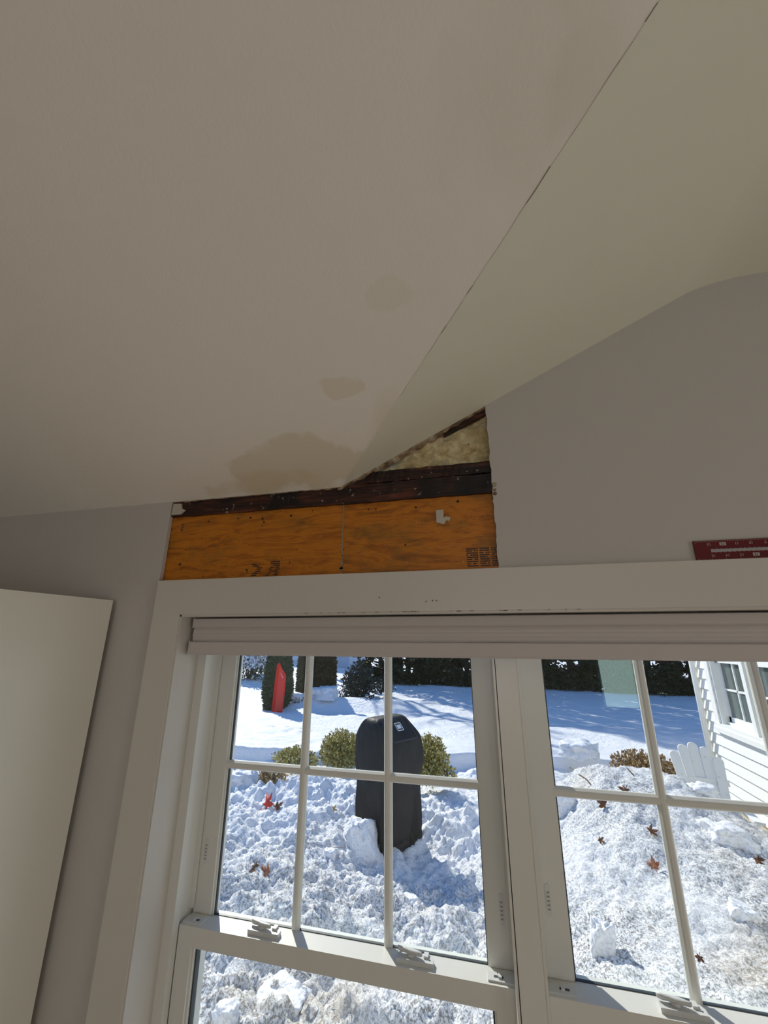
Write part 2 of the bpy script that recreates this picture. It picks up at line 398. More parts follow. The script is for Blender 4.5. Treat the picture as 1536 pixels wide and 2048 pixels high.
# ------------------------------------------------------------------ the opening above the casing
JX = -.372
NAIL = simple('nail_dark', (.02, .012, .012, 1), .4)
def ply(x0, x1, mat, name, label):
    o = MB().box(x0, x1, YW + .0150, YW + .027, HZ0 - .06, 2.262).build(name, mat, bevel=.0006); tag(o, label, 'plywood panel', 'orange plywood panels in the wall opening'); return o
pl1 = ply(-.962, JX - .0012, PLYS[0], 'plywood_panel', 'left orange-brown plywood panel exposed above the window casing, left of the vertical seam')
pl2 = ply(JX + .0012, .06, PLYS[1], 'plywood_panel', 'right orange-brown plywood panel exposed above the window casing, with barcode-like black stamp')
MBs = MB(); MBs.box(JX - .0018, JX + .0018, YW + .0138, YW + .0152, 2.05, 2.262)
for i in range(16):
    z = random.uniform(2.06, 2.25); MBs.box(JX - random.uniform(.001, .006), JX + random.uniform(.001, .005), YW + .0135, YW + .0151, z, z + random.uniform(.002, .008))
MBs.build('seam_filler', simple('seam_glue', (.30, .22, .12, 1), .6, var=.3), pl1)
# ink stamps, strokes broken into short dashes
def stamp(parent, rows, x0, z0, cell, wdt, name='ink_stamp'):
    k = MB()
    for r, row in enumerate(rows):
        for c, ch in enumerate(row):
            if ch != '.':
                x = x0 + c * wdt + random.uniform(-.0006, .0006); z = z0 - r * cell
                k.box(x, x + wdt * .96, YW + .0144, YW + .0151, z, z + cell * .55)
    k.build(name, INK, parent)
stamp(pl1, ['.XXXX.....', '..XXXXX...', '.....XXXX.', '.....XXX..', '....XXXX..', '..XXXX....', '.XXXX.....', 'XXXX......'], -.645, 2.098, .0052, .0042)
stamp(pl1, ['...XXXXXX.', '...XXXXXX.', '.....XXXX.', '...XX.XXX.', '..XX..XXX.', '..XXXXXX..', '.XX...XX..', 'XX...XXX..', '.....XX...'], -.595, 2.103, .0052, .0046)
stamp(pl1, ['.XX', '..X', '.XX', 'X.X', '.XX'], -.898, 2.232, .005, .003)
stamp(pl2, ['XXXXXX.XXXXX.XXX'] * 1 + ['XXX.XX.XXXXX.XXX', 'XXXXXX.XX.XX.XXX', 'X.XXXX.XXXXX.XX.', 'XXXXXX.XXXX..XXX', 'XXX.XX.XXXXX.XXX', 'XXXXXX.XXXXX.XXX', 'XX.XX..XXX.X.XXX', 'XXXXXX.XXXXX.XXX'], -.046, 2.112, .0053, .0046)
for x, z in ((-.70, 2.238), (-.62, 2.232), (-.615, 2.222), (-.53, 2.235), (-.66, 2.238), (-.655, 2.085), (-.80, 2.236), (-.88, 2.110)):
    MB().cyl((x, YW + .0136, z), random.uniform(.002, .0036), .0016, 'y', 10).build('nail_head', NAIL, pl1)
for x, z in ((-.28, 2.236), (-.17, 2.232), (-.30, 2.236), (-.20, 2.132), (-.06, 2.240)):
    MB().cyl((x, YW + .0136, z), random.uniform(.002, .0036), .0016, 'y', 10).build('nail_head', NAIL, pl2)
# dark stained plate above the plywood: lower and upper member
def rough_beam(x0, x1, z0, z1, y0, y1, name, label, cat, dz=0.0):
    k = MB(); n = 40; loops = []
    for i in range(n + 1):
        t = i / n; x = x0 + (x1 - x0) * t; a, b, c, d = (random.uniform(-.0012, .0012) for _ in range(4))
        loops.append([(x, y0 + a, z0 + dz * t + b), (x, y0 + c, z1 + dz * t + d), (x, y1, z1 + dz * t), (x, y1, z0 + dz * t)])
    k.loft(loops, True, False); return tag(k.build(name, DARKWOOD), label, cat)
rough_beam(-.96, .06, 2.257, 2.309, YW + .006, YW + .04, 'top_plate', 'dark water-stained lower wooden plate running the full width of the wall opening', 'wooden beam', -.003)
rough_beam(-.34, .06, 2.311, 2.343, YW + .009, YW + .04, 'top_plate', 'short dark mouldy upper wooden plate just under the yellow foam', 'wooden beam', -.001)
# spray foam
k = MB(); nx, nz = 60, 46; x0, x1, z0, z1 = -.36, .05, 2.335, 2.56; V = []; F = []
for i in range(nx + 1):
    for j in range(nz + 1):
        x = x0 + (x1 - x0) * i / nx; z = z0 + (z1 - z0) * j / nz; p = Vector((x * 20, 0, z * 34))
        d = noise.fractal(p, .7, 2.1, 5) * .009 + abs(noise.noise(p * .8 + Vector((5, 1, 2)))) * .016
        V.append((x, YW + .026 - d, z))
V += [(x0, YW + .045, z0), (x1, YW + .045, z0), (x1, YW + .045, z1), (x0, YW + .045, z1)]
F = [(i * (nz + 1) + j, (i + 1) * (nz + 1) + j, (i + 1) * (nz + 1) + j + 1, i * (nz + 1) + j + 1) for i in range(nx) for j in range(nz)]
k.poly(V, F, True); k.box(x0, x1, YW + .034, YW + .046, z0, z1)
tag(k.build('foam_insulation', FOAM), 'lumpy yellow foam insulation in the triangular top of the wall opening', 'insulation')
# torn edge of the ceiling board along the opening, and a scrap of old wood above the foam
k = MB(); n = 70; loops = []
for i in range(n + 1):
    t = i / n; x = CX - .01 + (HX1 - CX + .01) * t; z = gz(max(x, CX)) if x > CX else ZL
    wdt = .004 + .010 * abs(noise.noise(Vector((x * 30, 3, 0)))) + (.012 if .25 < t < .55 else 0) * abs(noise.noise(Vector((x * 16, 8, 0))))
    yy = YW + .002 + .006 * abs(noise.noise(Vector((x * 50, 9, 0))))
    loops.append([(x, yy, z + .004), (x, yy, z - wdt), (x, YW + .02, z - wdt - .002), (x, YW + .02, z + .004)])
k.loft(loops, True, False); k.build('torn_edge', TORN, cr)
k = MB(); n = 50; loops = []
for i in range(n + 1):
    t = i / n; x = HX0 + (CX - HX0) * t; wdt = .002 + .006 * abs(noise.noise(Vector((x * 30, 13, 0))))
    loops.append([(x, YW + .002, ZL + .004), (x, YW + .002, ZL - wdt), (x, YW + .008, ZL - wdt), (x, YW + .008, ZL + .004)])
k.loft(loops, True, False); k.build('torn_edge', TORN, cl)
k = MB(); k.prism([(-.09, gz(-.09) - .016), (HX1, gz(HX1) - .022), (HX1, gz(HX1)), (-.09, gz(-.09))], 'y', YW + .007, YW + .02)
tag(k.build('wood_strip', DARKWOOD), 'thin dark wood strip along the sloped top of the opening above the foam', 'wood strip')
k = MB(); k.prism([(-.927, 2.262), (-.895, 2.262), (-.880, 2.275), (-.893, 2.280), (-.897, 2.296), (-.925, 2.298)], 'y', YW + .001, YW + .006)
tag(k.build('drywall_scrap', SCRAP, bevel=.001), 'torn grey drywall scrap stuck in the upper left corner of the opening', 'drywall scrap')
k = MB(); k.prism([(-.117, 2.186), (-.098, 2.180), (-.092, 2.190), (-.084, 2.188), (-.080, 2.197), (-.092, 2.201), (-.098, 2.197), (-.098, 2.219), (-.117, 2.219)], 'y', YW + .0105, YW + .0148)
tag(k.build('paper_scrap', SCRAP, bevel=.0008), 'torn shiny paper scrap stapled on the right plywood panel', 'paper scrap')
k = MB()
for z, r in ((2.272, .006), (2.258, .004), (2.248, .005)): k.cyl((HX1 + .006, YW - .0012, z), r, .0015, 'y', 9)
k.build('paint_chip', TORN, wf)

# ------------------------------------------------------------------ casing, reveal, stool
CF0 = YW - .018
def trim(name, mb, mat=TRIM, bevel=.0015): return tag(mb.build(name, mat, bevel=bevel), kind='structure')
trim('trim_1', MB().box(-.9165, 1.03, CF0, YW, 1.963, 2.0585))
trim('trim_2', MB().box(-.9165, -.8285, CF0, YW, .50, 1.963))
trim('trim_3', MB().box(.886, .974, CF0, YW, .50, 1.963))
trim('trim_4', MB().box(-.98, 1.04, CF0 - .03, YW + .06, .50, .53))
# jamb extension with a small stepped bead at its front edge
k = MB()
k.box(-.8285, WX0, CF0 + .004, 1.085, .53, 1.963); k.box(WX1, .886, CF0 + .004, 1.085, .53, 1.963); k.box(-.8285, .886, CF0 + .004, 1.085, 1.957, 1.963)
trim('trim_5', k, bevel=.001)
k = MB()   # chipped paint under the head casing
for i in range(26):
    x = random.choice([random.uniform(-.6, .25), random.uniform(-.25, .2)]); a = random.uniform(.002, .010)
    k.box(x, x + a, CF0 - .0003, CF0 + .004, 1.9615, 1.9615 + random.uniform(.0006, .0018))
for x, z in ((-.13, 1.987), (-.145, 1.985), (-.12, 1.9865), (-.26, 1.997)): k.cyl((x, CF0 - .0004, z), random.uniform(.0016, .003), .0008, 'y', 8)
k.build('paint_chip', simple('chip_brown', (.30, .21, .16, 1), .8), [o for o in bpy.data.objects if o.name == 'trim_1'][0])

# ------------------------------------------------------------------ double-hung windows
MC = .0287                                 # centre of the mullion
def window(name, x0, x1, g0, g1, cols, lock_x, outer):
    """x0..x1 sash opening; g0,g1 upper glass edges; outer = jamb side edge that meets the reveal"""
    root = thing(name, ((x0 + x1) / 2, 1.12, .56), kind='structure')
    lo, hi = min(x0, outer), max(x1, outer)
    fr = MB()       # stops, tracks, head and sill of the frame
    left_is_reveal = outer < x0
    for sx, sgn in ((x0, -1), (x1, 1)):
        reveal = (sgn < 0) == left_is_reveal
        a = outer if reveal else sx + sgn * .0055
        s = lambda u, v: (min(u, v), max(u, v))
        fr.box(*s(a, sx + sgn * .0005), 1.078, 1.100, .56, 1.957)          # inner stop
        fr.box(*s(a, sx + sgn * .006), 1.098, 1.20, .56, 1.957)            # jamb liner
        fr.box(*s(sx + sgn * .006, sx - sgn * .004), 1.141, 1.148, 1.24, 1.957)    # parting rib
        fr.box(*s(a, sx - sgn * .004), 1.186, 1.22, .56, 1.957)
    fr.box(lo + .001, hi - .001, 1.079, 1.21, 1.93, 1.957); fr.box(lo + .001, hi - .001, 1.078, 1.24, .53, .575)
    fr.build('frame', VINYL, root, bevel=.0012)
    # lower sash (inner track)
    ls = MB(); ly0, ly1 = 1.101, 1.139; zt = 1.227
    ls.box(x0 + .001, x0 + .040, ly0, ly1, .575, zt); ls.box(x1 - .040, x1 - .001, ly0, ly1, .575, zt)
    ls.box(x0 + .040, x1 - .040, ly0, ly1, 1.187, zt); ls.box(x0 + .040, x1 - .040, ly0, ly1, .575, .64)
    ls.box(x0 + .001, x1 - .001, ly1, 1.149, zt - .010, zt)
    s1 = ls.build('lower_sash', VINYL, root, bevel=.0018)
    b = MB()
    for (a, c, e, f_) in ((x0 + .040, x0 + .0445, .64, 1.187), (x1 - .0445, x1 - .040, .64, 1.187), (x0 + .040, x1 - .040, 1.1825, 1.187), (x0 + .040, x1 - .040, .64, .6445)):
        b.box(a, c, 1.108, 1.134, e, f_)
    b.build('glazing_bead', VINYL, s1)
    b = MB()
    for (a, c, e, f_) in ((x0 + .0445, x0 + .048, .6445, 1.1825), (x1 - .048, x1 - .0445, .6445, 1.1825), (x0 + .048, x1 - .048, 1.180, 1.1825)): b.box(a, c, 1.1155, 1.131, e, f_)
    b.build('gasket', GASK, s1)
    MB().box(x0 + .046, x1 - .046, 1.120, 1.123, .642, 1.185).build('glass', GLASS, s1)
    # upper sash (outer track)
    us = MB(); uy0, uy1 = 1.150, 1.184; zb = 1.205
    us.box(x0 + .001, g0, uy0, uy1, zb, 1.930); us.box(g1, x1 - .001, uy0, uy1, zb, 1.930)
    us.box(g0, g1, uy0, uy1, 1.895, 1.930); us.box(g0, g1, uy0, uy1, zb - .005, 1.219)
    s2 = us.build('upper_sash', VINYL, root, bevel=.0015)
    b = MB(); gz0, gz1 = 1.219, 1.895
    for (a, c, e, f_) in ((g0, g0 + .004, gz0, gz1), (g1 - .004, g1, gz0, gz1), (g0, g1, gz1 - .004, gz1), (g0, g1, gz0, gz0 + .004)): b.box(a, c, 1.156, 1.181, e, f_)
    b.build('glazing_bead', VINYL, s2, bevel=.0006)
    b = MB()
    for (a, c, e, f_) in ((g0 + .004, g0 + .007, gz0 + .004, gz1 - .004), (g1 - .006, g1 - .004, gz0 + .004, gz1 - .004), (g0 + .004, g1 - .004, gz0 + .004, gz0 + .0055)): b.box(a, c, 1.161, 1.168, e, f_)
    b.build('gasket', GASK, s2)
    MB().box(g0 + .003, g1 - .003, 1.163, 1.166, gz0 + .003, gz1 - .003).build('glass', GLASS, s2)
    hz = 1.563
    prof = lambda c: [(c - .0105, 1.163), (c - .0105, 1.159), (c - .0065, 1.152), (c - .003, 1.150), (c + .003, 1.150), (c + .0065, 1.152), (c + .0105, 1.159), (c + .0105, 1.163)]
    profo = lambda c: [(c - .0095, 1.166), (c - .0095, 1.169), (c - .004, 1.176), (c + .004, 1.176), (c + .0095, 1.169), (c + .0095, 1.166)]
    for c in cols:
        MB().prism(prof(c), 'z', gz0, gz1).build('muntin', VINYL, s2); MB().prism(profo(c), 'z', gz0, gz1).build('muntin', VINYL, s2)
    pz = lambda c, pr: [(y + (.0004 if pr is prof else -.0004), x) for x, y in pr(c)]
    for zc in (hz, hz + .334):
        if zc < gz1 - .02:
            MB().prism(pz(zc, prof), 'x', g0, g1).build('muntin', VINYL, s2); MB().prism(pz(zc, profo), 'x', g0, g1).build('muntin', VINYL, s2)
    # dirt and grit on the ledge behind the rail
    k = MB()
    for i in range(60):
        x = random.uniform(g0 + .05, g1 - .02); r = random.uniform(.0006, .0018); y = random.uniform(1.168, 1.182)
        k.poly([(x - r, y - r, 1.2195), (x + r, y - r, 1.2195), (x + r, y + r, 1.2195), (x - r, y + r, 1.2195), (x, y, 1.2195 + r * 1.4)], [(0, 1, 4), (1, 2, 4), (2, 3, 4), (3, 0, 4)])
    k.build('grit', BARK, s2)
    # cam locks
    for lx in lock_x:
        z = zt; k = MB()
        k.prism([(lx - .040, 1.112), (lx + .040, 1.112), (lx + .040, 1.128), (lx + .034, 1.137), (lx - .034, 1.137), (lx - .040, 1.128)], 'z', z - .0005, z + .0085)
        lk = k.build('sash_lock', LOCK, root, bevel=.003, seg=3)
        MB().cyl((lx - .010, 1.127, z + .008), .0095, .006, 'z', 20).build('pivot', LOCK, lk, bevel=.001)
        pts = [(-.010, 1.127), (-.001, 1.1255), (.006, 1.121), (.012, 1.119), (.019, 1.121)]
        pts = [(lx + a, b_) for a, b_ in pts]; n_ = len(pts); loops = []
        full = [(lx - .040, 1.1315, .0030, .0040), (lx - .033, 1.129, .0045, .0042), (lx - .022, 1.129, .0070, .0036), (lx - .010, 1.1265, .0095, .0030), (lx + .002, 1.1245, .0080, .0030), (lx + .012, 1.122, .0050, .0034), (lx + .016, 1.121, .0025, .0030)]
        for X, Y, hw, hh in full:
            loops.append([(X, Y - hw * .75, z + .0165 - hh), (X, Y + hw * .75, z + .0165 - hh), (X, Y + hw * .75, z + .0165 + hh * .4), (X, Y, z + .0165 + hh), (X, Y - hw * .75, z + .0165 + hh * .4)])
        MB().loft(loops).build('lever', LOCK, lk)
        MB().box(lx + .018, lx + .028, 1.124, 1.138, z + .0075, z + .0125).build('keeper', LOCK, lk, bevel=.001)
        k = MB(); k.cyl((lx + .032, 1.121, z + .0082), .0018, .0006, 'z', 12); k.build('screw', GASK, lk)
    # tilt latches at both rail ends
    for lx, sg in ((x0 + .002, 1), (x1 - .002, -1)):
        s = lambda u, v: (min(u, v), max(u, v))
        tl = MB().box(*s(lx, lx + sg * .052), 1.109, 1.134, zt - .0005, zt + .003).build('tilt_latch', LOCK, root, bevel=.001)
        MB().box(*s(lx + sg * .021, lx + sg * .040), 1.118, 1.124, zt + .0029, zt + .0034).build('slot', GASK, tl)
        MB().box(*s(lx + sg * .024, lx + sg * .031), 1.116, 1.127, zt + .003, zt + .0065).build('thumb_tab', LOCK, tl, bevel=.001)
    # ventilation stops set in the stiles
    for cx_, z0 in ((x0 + .020, 1.330), (x1 - .018, 1.300)):
        loops = []
        vs = MB(); pts = []
        for i in range(24):
            a = 2 * math.pi * i / 24; pts.append((cx_ + .0052 * math.cos(a), z0 + .030 + (.024 if math.sin(a) > 0 else -.024) + .0052 * math.sin(a)))
        vs.prism(pts, 'y', 1.1485, 1.1503); v = vs.build('vent_stop', LOCK, root, bevel=.0004)
        k = MB()
        for i in range(5): k.box(cx_ - .0028, cx_ + .0028, 1.1479, 1.1487, z0 + .012 + i * .0075, z0 + .0150 + i * .0075)
        k.build('grip_rib', VINYLD, v)
    return root
w1 = window('window_1', -.798, -.004, -.7465, -.054, (-.5145, -.2815), (-.577, -.212), WX0)
w2 = window('window_2', .0585, .8500, .1125, .799, (.336, .5670), (.300, .660), WX1)
trim('trim_6', MB().box(.0035, .0535, 1.079, 1.20, .56, 1.957), VINYL, .001)

trim('trim_7', MB().box(-.035, .092, 1.2205, 1.245, .53, 1.97), VINYL, .001)

# ------------------------------------------------------------------ roller/cellular blind, fully raised, inside the head of the opening
bl = thing('cellular_blind', (0.03, 1.045, 1.857), 'pinkish-white cellular blind drawn fully up under the head of the window casing', 'window blind')
BX0, BX1 = -.812, .868
k = MB(); k.prism([(1.022, 1.929), (1.019, 1.932), (1.019, 1.952), (1.023, 1.9535), (1.074, 1.9535), (1.074, 1.929)], 'x', BX0 + .004, BX1 - .004); k.build('head_rail', BLIND, bl)
k = MB(); pr = []
for i in range(9):
    z = 1.8935 + .0355 * i / 8; pr.append((1.026 + .004 * math.sin(math.pi * i / 8) * -1 + (.0012 if i in (2, 5) else 0), z))
k.prism(pr + [(1.066, 1.929), (1.066, 1.8935)], 'x', BX0 + .003, BX1 - .003); k.build('fabric_stack', BLIND, bl)
k = MB(); k.prism([(1.019, 1.861), (1.0165, 1.863), (1.0165, 1.890), (1.020, 1.8925), (1.066, 1.8925), (1.066, 1.8575), (1.022, 1.8575)], 'x', BX0, BX1); k.build('bottom_rail', BLIND, bl)
for x in (BX0 - .001, BX1 - .003):
    MB().box(x, x + .004, 1.0155, 1.068, 1.857, 1.893).build('end_cap', BLIND, bl, bevel=.001)
    MB().box(x + .003, x + .008, 1.018, 1.075, 1.9285, 1.9542).build('end_cap', BLIND, bl, bevel=.001)

# ------------------------------------------------------------------ red slotted rule standing on the head casing
rl = thing('steel_rule', (.72, .994, 2.0585), 'dark red slotted metal rule standing on the right of the window head casing', 'ruler')
RX0, RX1, RZ0, RZ1 = .4345, .90, 2.0587, 2.1020; ry0, ry1 = .9945, .9975
k = MB(); sl0, sl1, sx0, sx1 = 2.0760, 2.0835, .464, .87
k.box(RX0, sx0, ry0, ry1, RZ0, RZ1); k.box(sx1, RX1, ry0, ry1, RZ0, RZ1)
n = 96
top = [(sx0, RZ1), (sx1, RZ1)] + [(sx1 - (sx1 - sx0) * i / n, sl1 + (.0008 if i % 2 else -.0004)) for i in range(n + 1)]
bot = [(sx0, RZ0), (sx1, RZ0)] + [(sx1 - (sx1 - sx0) * i / n, sl0 + (.0008 if i % 2 else -.0004)) for i in range(n + 1)]
k.prism(top, 'y', ry0, ry1); k.prism(bot, 'y', ry0, ry1); nb = len(k.bm.faces); tk = k
for i in range(int((RX1 - RX0 - .004) / .0016)):
    x = RX0 + .003 + i * .0016; h = .0048 if i % 16 == 0 else .0032 if i % 8 == 0 else .0020 if i % 2 == 0 else .0014
    tk.box(x, x + .00030, ry0 - .0002, ry0, RZ1 - .0012 - h, RZ1 - .0012); tk.box(x, x + .00030, ry0 - .0002, ry0, RZ0 + .0012, RZ0 + .0012 + h)
k.bm.faces.ensure_lookup_table()
for f in k.bm.faces[nb:]: f.material_index = 1
body = k.build('blade', (RED, PRINT), rl)
for row, z, nums, xs in ((0, 2.0935, (13, 12, 11, 10, 9, 8, 7), .4625), (1, 2.0690, (15, 14, 13, 12, 11, 10, 9), .4665)):
    for i, v in enumerate(nums):
        x = xs + i * .0254 + (0 if row == 0 else 0)
        if v == 12:
            MB().box(x - .0058, x + .0058, ry0 - .0003, ry0, z - .0034, z + .0034).build('number_box', PRINT, body)
            text_part('12', RED, body, .0070, (x, ry0 - .0006, z), (math.radians(90), math.pi, 0))
        else: text_part(str(v), PRINT, body, .0075, (x, ry0 - .0004, z), (math.radians(90), math.pi, 0))

# ------------------------------------------------------------------ tall white cabinet on the left
cb = thing('tall_cabinet', (-1.38, .55, 0), 'tall plain cream-white cabinet standing left of the window against the wall', 'cabinet')
cx1 = -1.063; cz = 2.006; ce = .982
MB().box(-1.70, cx1 - .020, .02, ce - .004, .0, cz - .004).build('body', CAB, cb, bevel=.001)
MB().box(cx1 - .018, cx1, .005, ce, .06, cz).build('side_panel', CAB, cb, bevel=.0015)
MB().box(-1.69, cx1 - .025, .0, .019, .07, cz - .01).build('door', CAB, cb, bevel=.0015)
MB().box(-1.70, cx1 - .03, .05, ce - .03, 0, .0599).build('plinth', CAB, cb)

# ------------------------------------------------------------------ snow outdoors
def yc(x): return 6.55 + .155 * (x + 4.1) + .10 * noise.noise(Vector((x * 1.3, 0, 5)))
def sm(t): t = max(0, min(1, t)); return t * t * (3 - 2 * t)
def terrain(x, y):
    # lawn with a cut edge, planting bed, ploughed heap towards the house
    c = yc(x); far = .20 + .05 * noise.noise(Vector((x * .35, y * .35, 1))) + .05 * noise.fractal(Vector((x * 1.1, y * 1.3, 3)), .8, 2, 4) * (1 if x < -1 else .45)
    far *= 1
    g = -4.0
    far += .30 * math.exp(-((x + 4.1) ** 2 / 1.1 + (y - 12.2) ** 2 / .7)) + .34 * math.exp(-((x + 5.4) ** 2 / .45 + (y - 11.9) ** 2 / .2)) + .16 * math.exp(-((x + 2.9) ** 2 / .4 + (y - 12.6) ** 2 / .9))
    far -= .20 * sm((y - 9.5) / 2) - .0
    if x < -7: far += .35 * sm((-7 - x) / 5) * sm((y - 10) / 6)
    edge = sm((y - c) / .10)
    bed = .03 + .08 * noise.fractal(Vector((x * 2, y * 2, 9)), .8, 2, 4)
    heap = .18 + .14 * sm((3.6 - y) / 1.6)
    ridge = .50 * math.exp(-((y - 4.9) / 1.15) ** 2) * sm((x - .0) / 1.0) * (1 - .60 * sm((x - 1.4) / .9))
    ridge += .16 * math.exp(-((y - 3.2) / 1.2) ** 2) * sm((x + .1) / 1.1)
    hump = .20 * math.exp(-((x + 2.15) ** 2 / .30 + (y - 5.75) ** 2 / .25)) + .18 * math.exp(-((x + 3.6) ** 2 / .4 + (y - 5.3) ** 2 / .3))
    hump += .16 * math.exp(-((x + 1.9) ** 2 / .5 + (y - 3.2) ** 2 / .25)) - .10 * math.exp(-((x + .5) ** 2 / .25 + (y - 4.2) ** 2 / .5)) - .16 * math.exp(-((x + .95) ** 2 / .22 + (y - 4.25) ** 2 / .22))
    nearw = sm((6.25 - y) / 1.1)
    near = bed * (1 - nearw) + (heap + ridge + hump) * nearw
    if y < c + .3:
        lump = 0
        for sc, am in ((1.7, .14), (4.6, .06), (10.5, .034), (23, .016)):
            d = noise.voronoi(Vector((x * sc + noise.noise(Vector((x * 3, y * 3, 2))) * .6, y * sc + noise.noise(Vector((x * 2.4, y * 2.7, 7))) * .8, noise.noise(Vector((x * 1.1, y * 1.3, 4))) * 1.5)))[0][0]; lump += (.42 - d) * am
        rough = noise.fractal(Vector((x * 11, y * 11, 0)), .6, 2.1, 6) * .030
        k = nearw * (1 - .60 * sm((x + .1) / .7)) + .12
        near += lump * k + rough * (.5 + nearw) * (1 - .55 * sm((x + .1) / .7))
    if x > 1.7: near -= .75 * sm((x - 1.95) / .65) * (1 - edge) * (1 if y < 5.9 else .3)
    return max(near * (1 - edge) + far * edge, -.42)
def grid(xs, ys, drop=0):
    nx, ny = len(xs), len(ys)
    V = [(x, y, terrain(x, y) - drop) for x in xs for y in ys]
    F = [(i * ny + j, (i + 1) * ny + j, (i + 1) * ny + j + 1, i * ny + j + 1) for i in range(nx - 1) for j in range(ny - 1)]
    return V, F
def mesh_raw(name, V, F, mat):
    me = bpy.data.meshes.new(name); me.from_pydata(V, [], F); me.update()
    me.polygons.foreach_set('use_smooth', [True] * len(me.polygons)); me.materials.append(mat)
    o = bpy.data.objects.new(name, me); COL.objects.link(o); return o
fr = lambda a, b, st: [a + (b - a) * i / round((b - a) / st) for i in range(round((b - a) / st) + 1)]
V, F = grid(fr(-6.0, 2.70, .018), fr(1.18, 8.2, .018)); o = mesh_raw('snow_bank', V, F, SNOWD); tag(o, kind='structure')
V, F = grid(fr(-26, 14, .16), fr(8.18, 34, .16)); o = mesh_raw('snow_lawn', V, F, SNOW); tag(o, kind='structure')
# skirts of coarse snow to the sides and far away
V = []; F = []
def quad(x0, x1, y0, y1, z):
    n = len(V); V.extend([(x0, y0, z), (x1, y0, z), (x1, y1, z), (x0, y1, z)]); F.append((n, n + 1, n + 2, n + 3))
quad(-90, -25.9, -20, 34, .15); quad(13.9, 90, -20, 34, .05); quad(-90, 90, 33.9, 130, .05); quad(-26, -5.9, 1.18, 8.3, .10); quad(-26, XL - .3, -20, 1.3, .1); quad(3.4, 14, 1, 8.3, -.15)
o = mesh_raw('snow_field', V, F, SNOW); tag(o, kind='structure')

def on_snow(px, py):
    """point of the snow surface seen at (px, py)"""
    t = 1.3
    while t < 9:
        p = at(px, py, t)
        if p.z < terrain(p.x, p.y): return p
        t += .01
    return at(px, py, 5)
# snow lumps thrown up by the plough
def lump(px, py, Y, w, h, label, tilt=0, seed=0, stretch=1.0):
    p = on_snow(px, py) if Y < 7 else at(px, py, Y); k = MB(); bm = k.bm
    bmesh.ops.create_icosphere(bm, subdivisions=4, radius=1)
    for v in bm.verts:
        c = v.co.copy(); f = 1 + .30 * noise.fractal(c * 1.3 + Vector((seed, 0, 0)), .8, 2, 4) + .12 * noise.noise(c * 4 + Vector((seed, 3, 0))) + .07 * noise.fractal(c * 8 + Vector((seed, 9, 0)), .6, 2, 4)
        q = Vector((max(-.72, min(.72, c.x)), max(-.8, min(.8, c.y)), max(-.75, min(.75, c.z)))) * 1.25 * f
        v.co = Vector((q.x * w / 2, q.y * w / 2 * .8, q.z * h / 2))
    bmesh.ops.rotate(bm, verts=bm.verts[:], cent=(0, 0, 0), matrix=Matrix.Rotation(tilt, 3, 'Y'))
    bmesh.ops.translate(bm, verts=bm.verts[:], vec=p)
    for f in bm.faces: f.smooth = True
    return tag(k.build('snow_chunk', SNOWL), label, 'snow chunk', 'loose chunks of snow')
lump(724, 1692, 4.05, .27, .38, 'tall leaning white snow chunk at the left foot of the covered grill', -.35, 1)
lump(1129, 1613, 4.75, .22, .22, 'round clean snow chunk just right of the window mullion under the horizontal bar', 0, 2)
lump(1455, 1672, 4.5, .28, .14, 'flat snow chunk on the slope below the house wing', .15, 3)
lump(1487, 1832, 3.35, .14, .10, 'small bright snow chunk low on the right slope', .3, 4)
lump(1206, 1905, 2.80, .125, .25, 'upright ice-smooth snow slab near the bottom left of the right window', .1, 5)
lump(452, 2030, 2.1, .10, .07, 'small round white snow chunk at the very bottom left behind the lower pane', 0, 6)
lump(470, 1565, 4.9, .26, .22, 'snow block at the left edge of the left window below the horizontal bar', .1, 7)
lump(660, 1712, 3.75, .11, .10, 'small snow chunk left of the leaning chunk by the grill', 0, 8)
lump(560, 1992, 2.3, .24, .05, 'broad flat icy slab behind the lower pane of the left window', .05, 9)
lump(1160, 1500, 7.2, .50, .22, 'flat snow block on the cut lawn edge in the right window', 0, 10)
lump(820, 1805, 3.2, .13, .07, 'rounded grey-white snow chunk in front of the grill near the centre bar', 0, 11)
lump(600, 1655, 4.3, .10, .09, 'small snow chunk beside the left vertical bar, left of the grill', 0, 12)

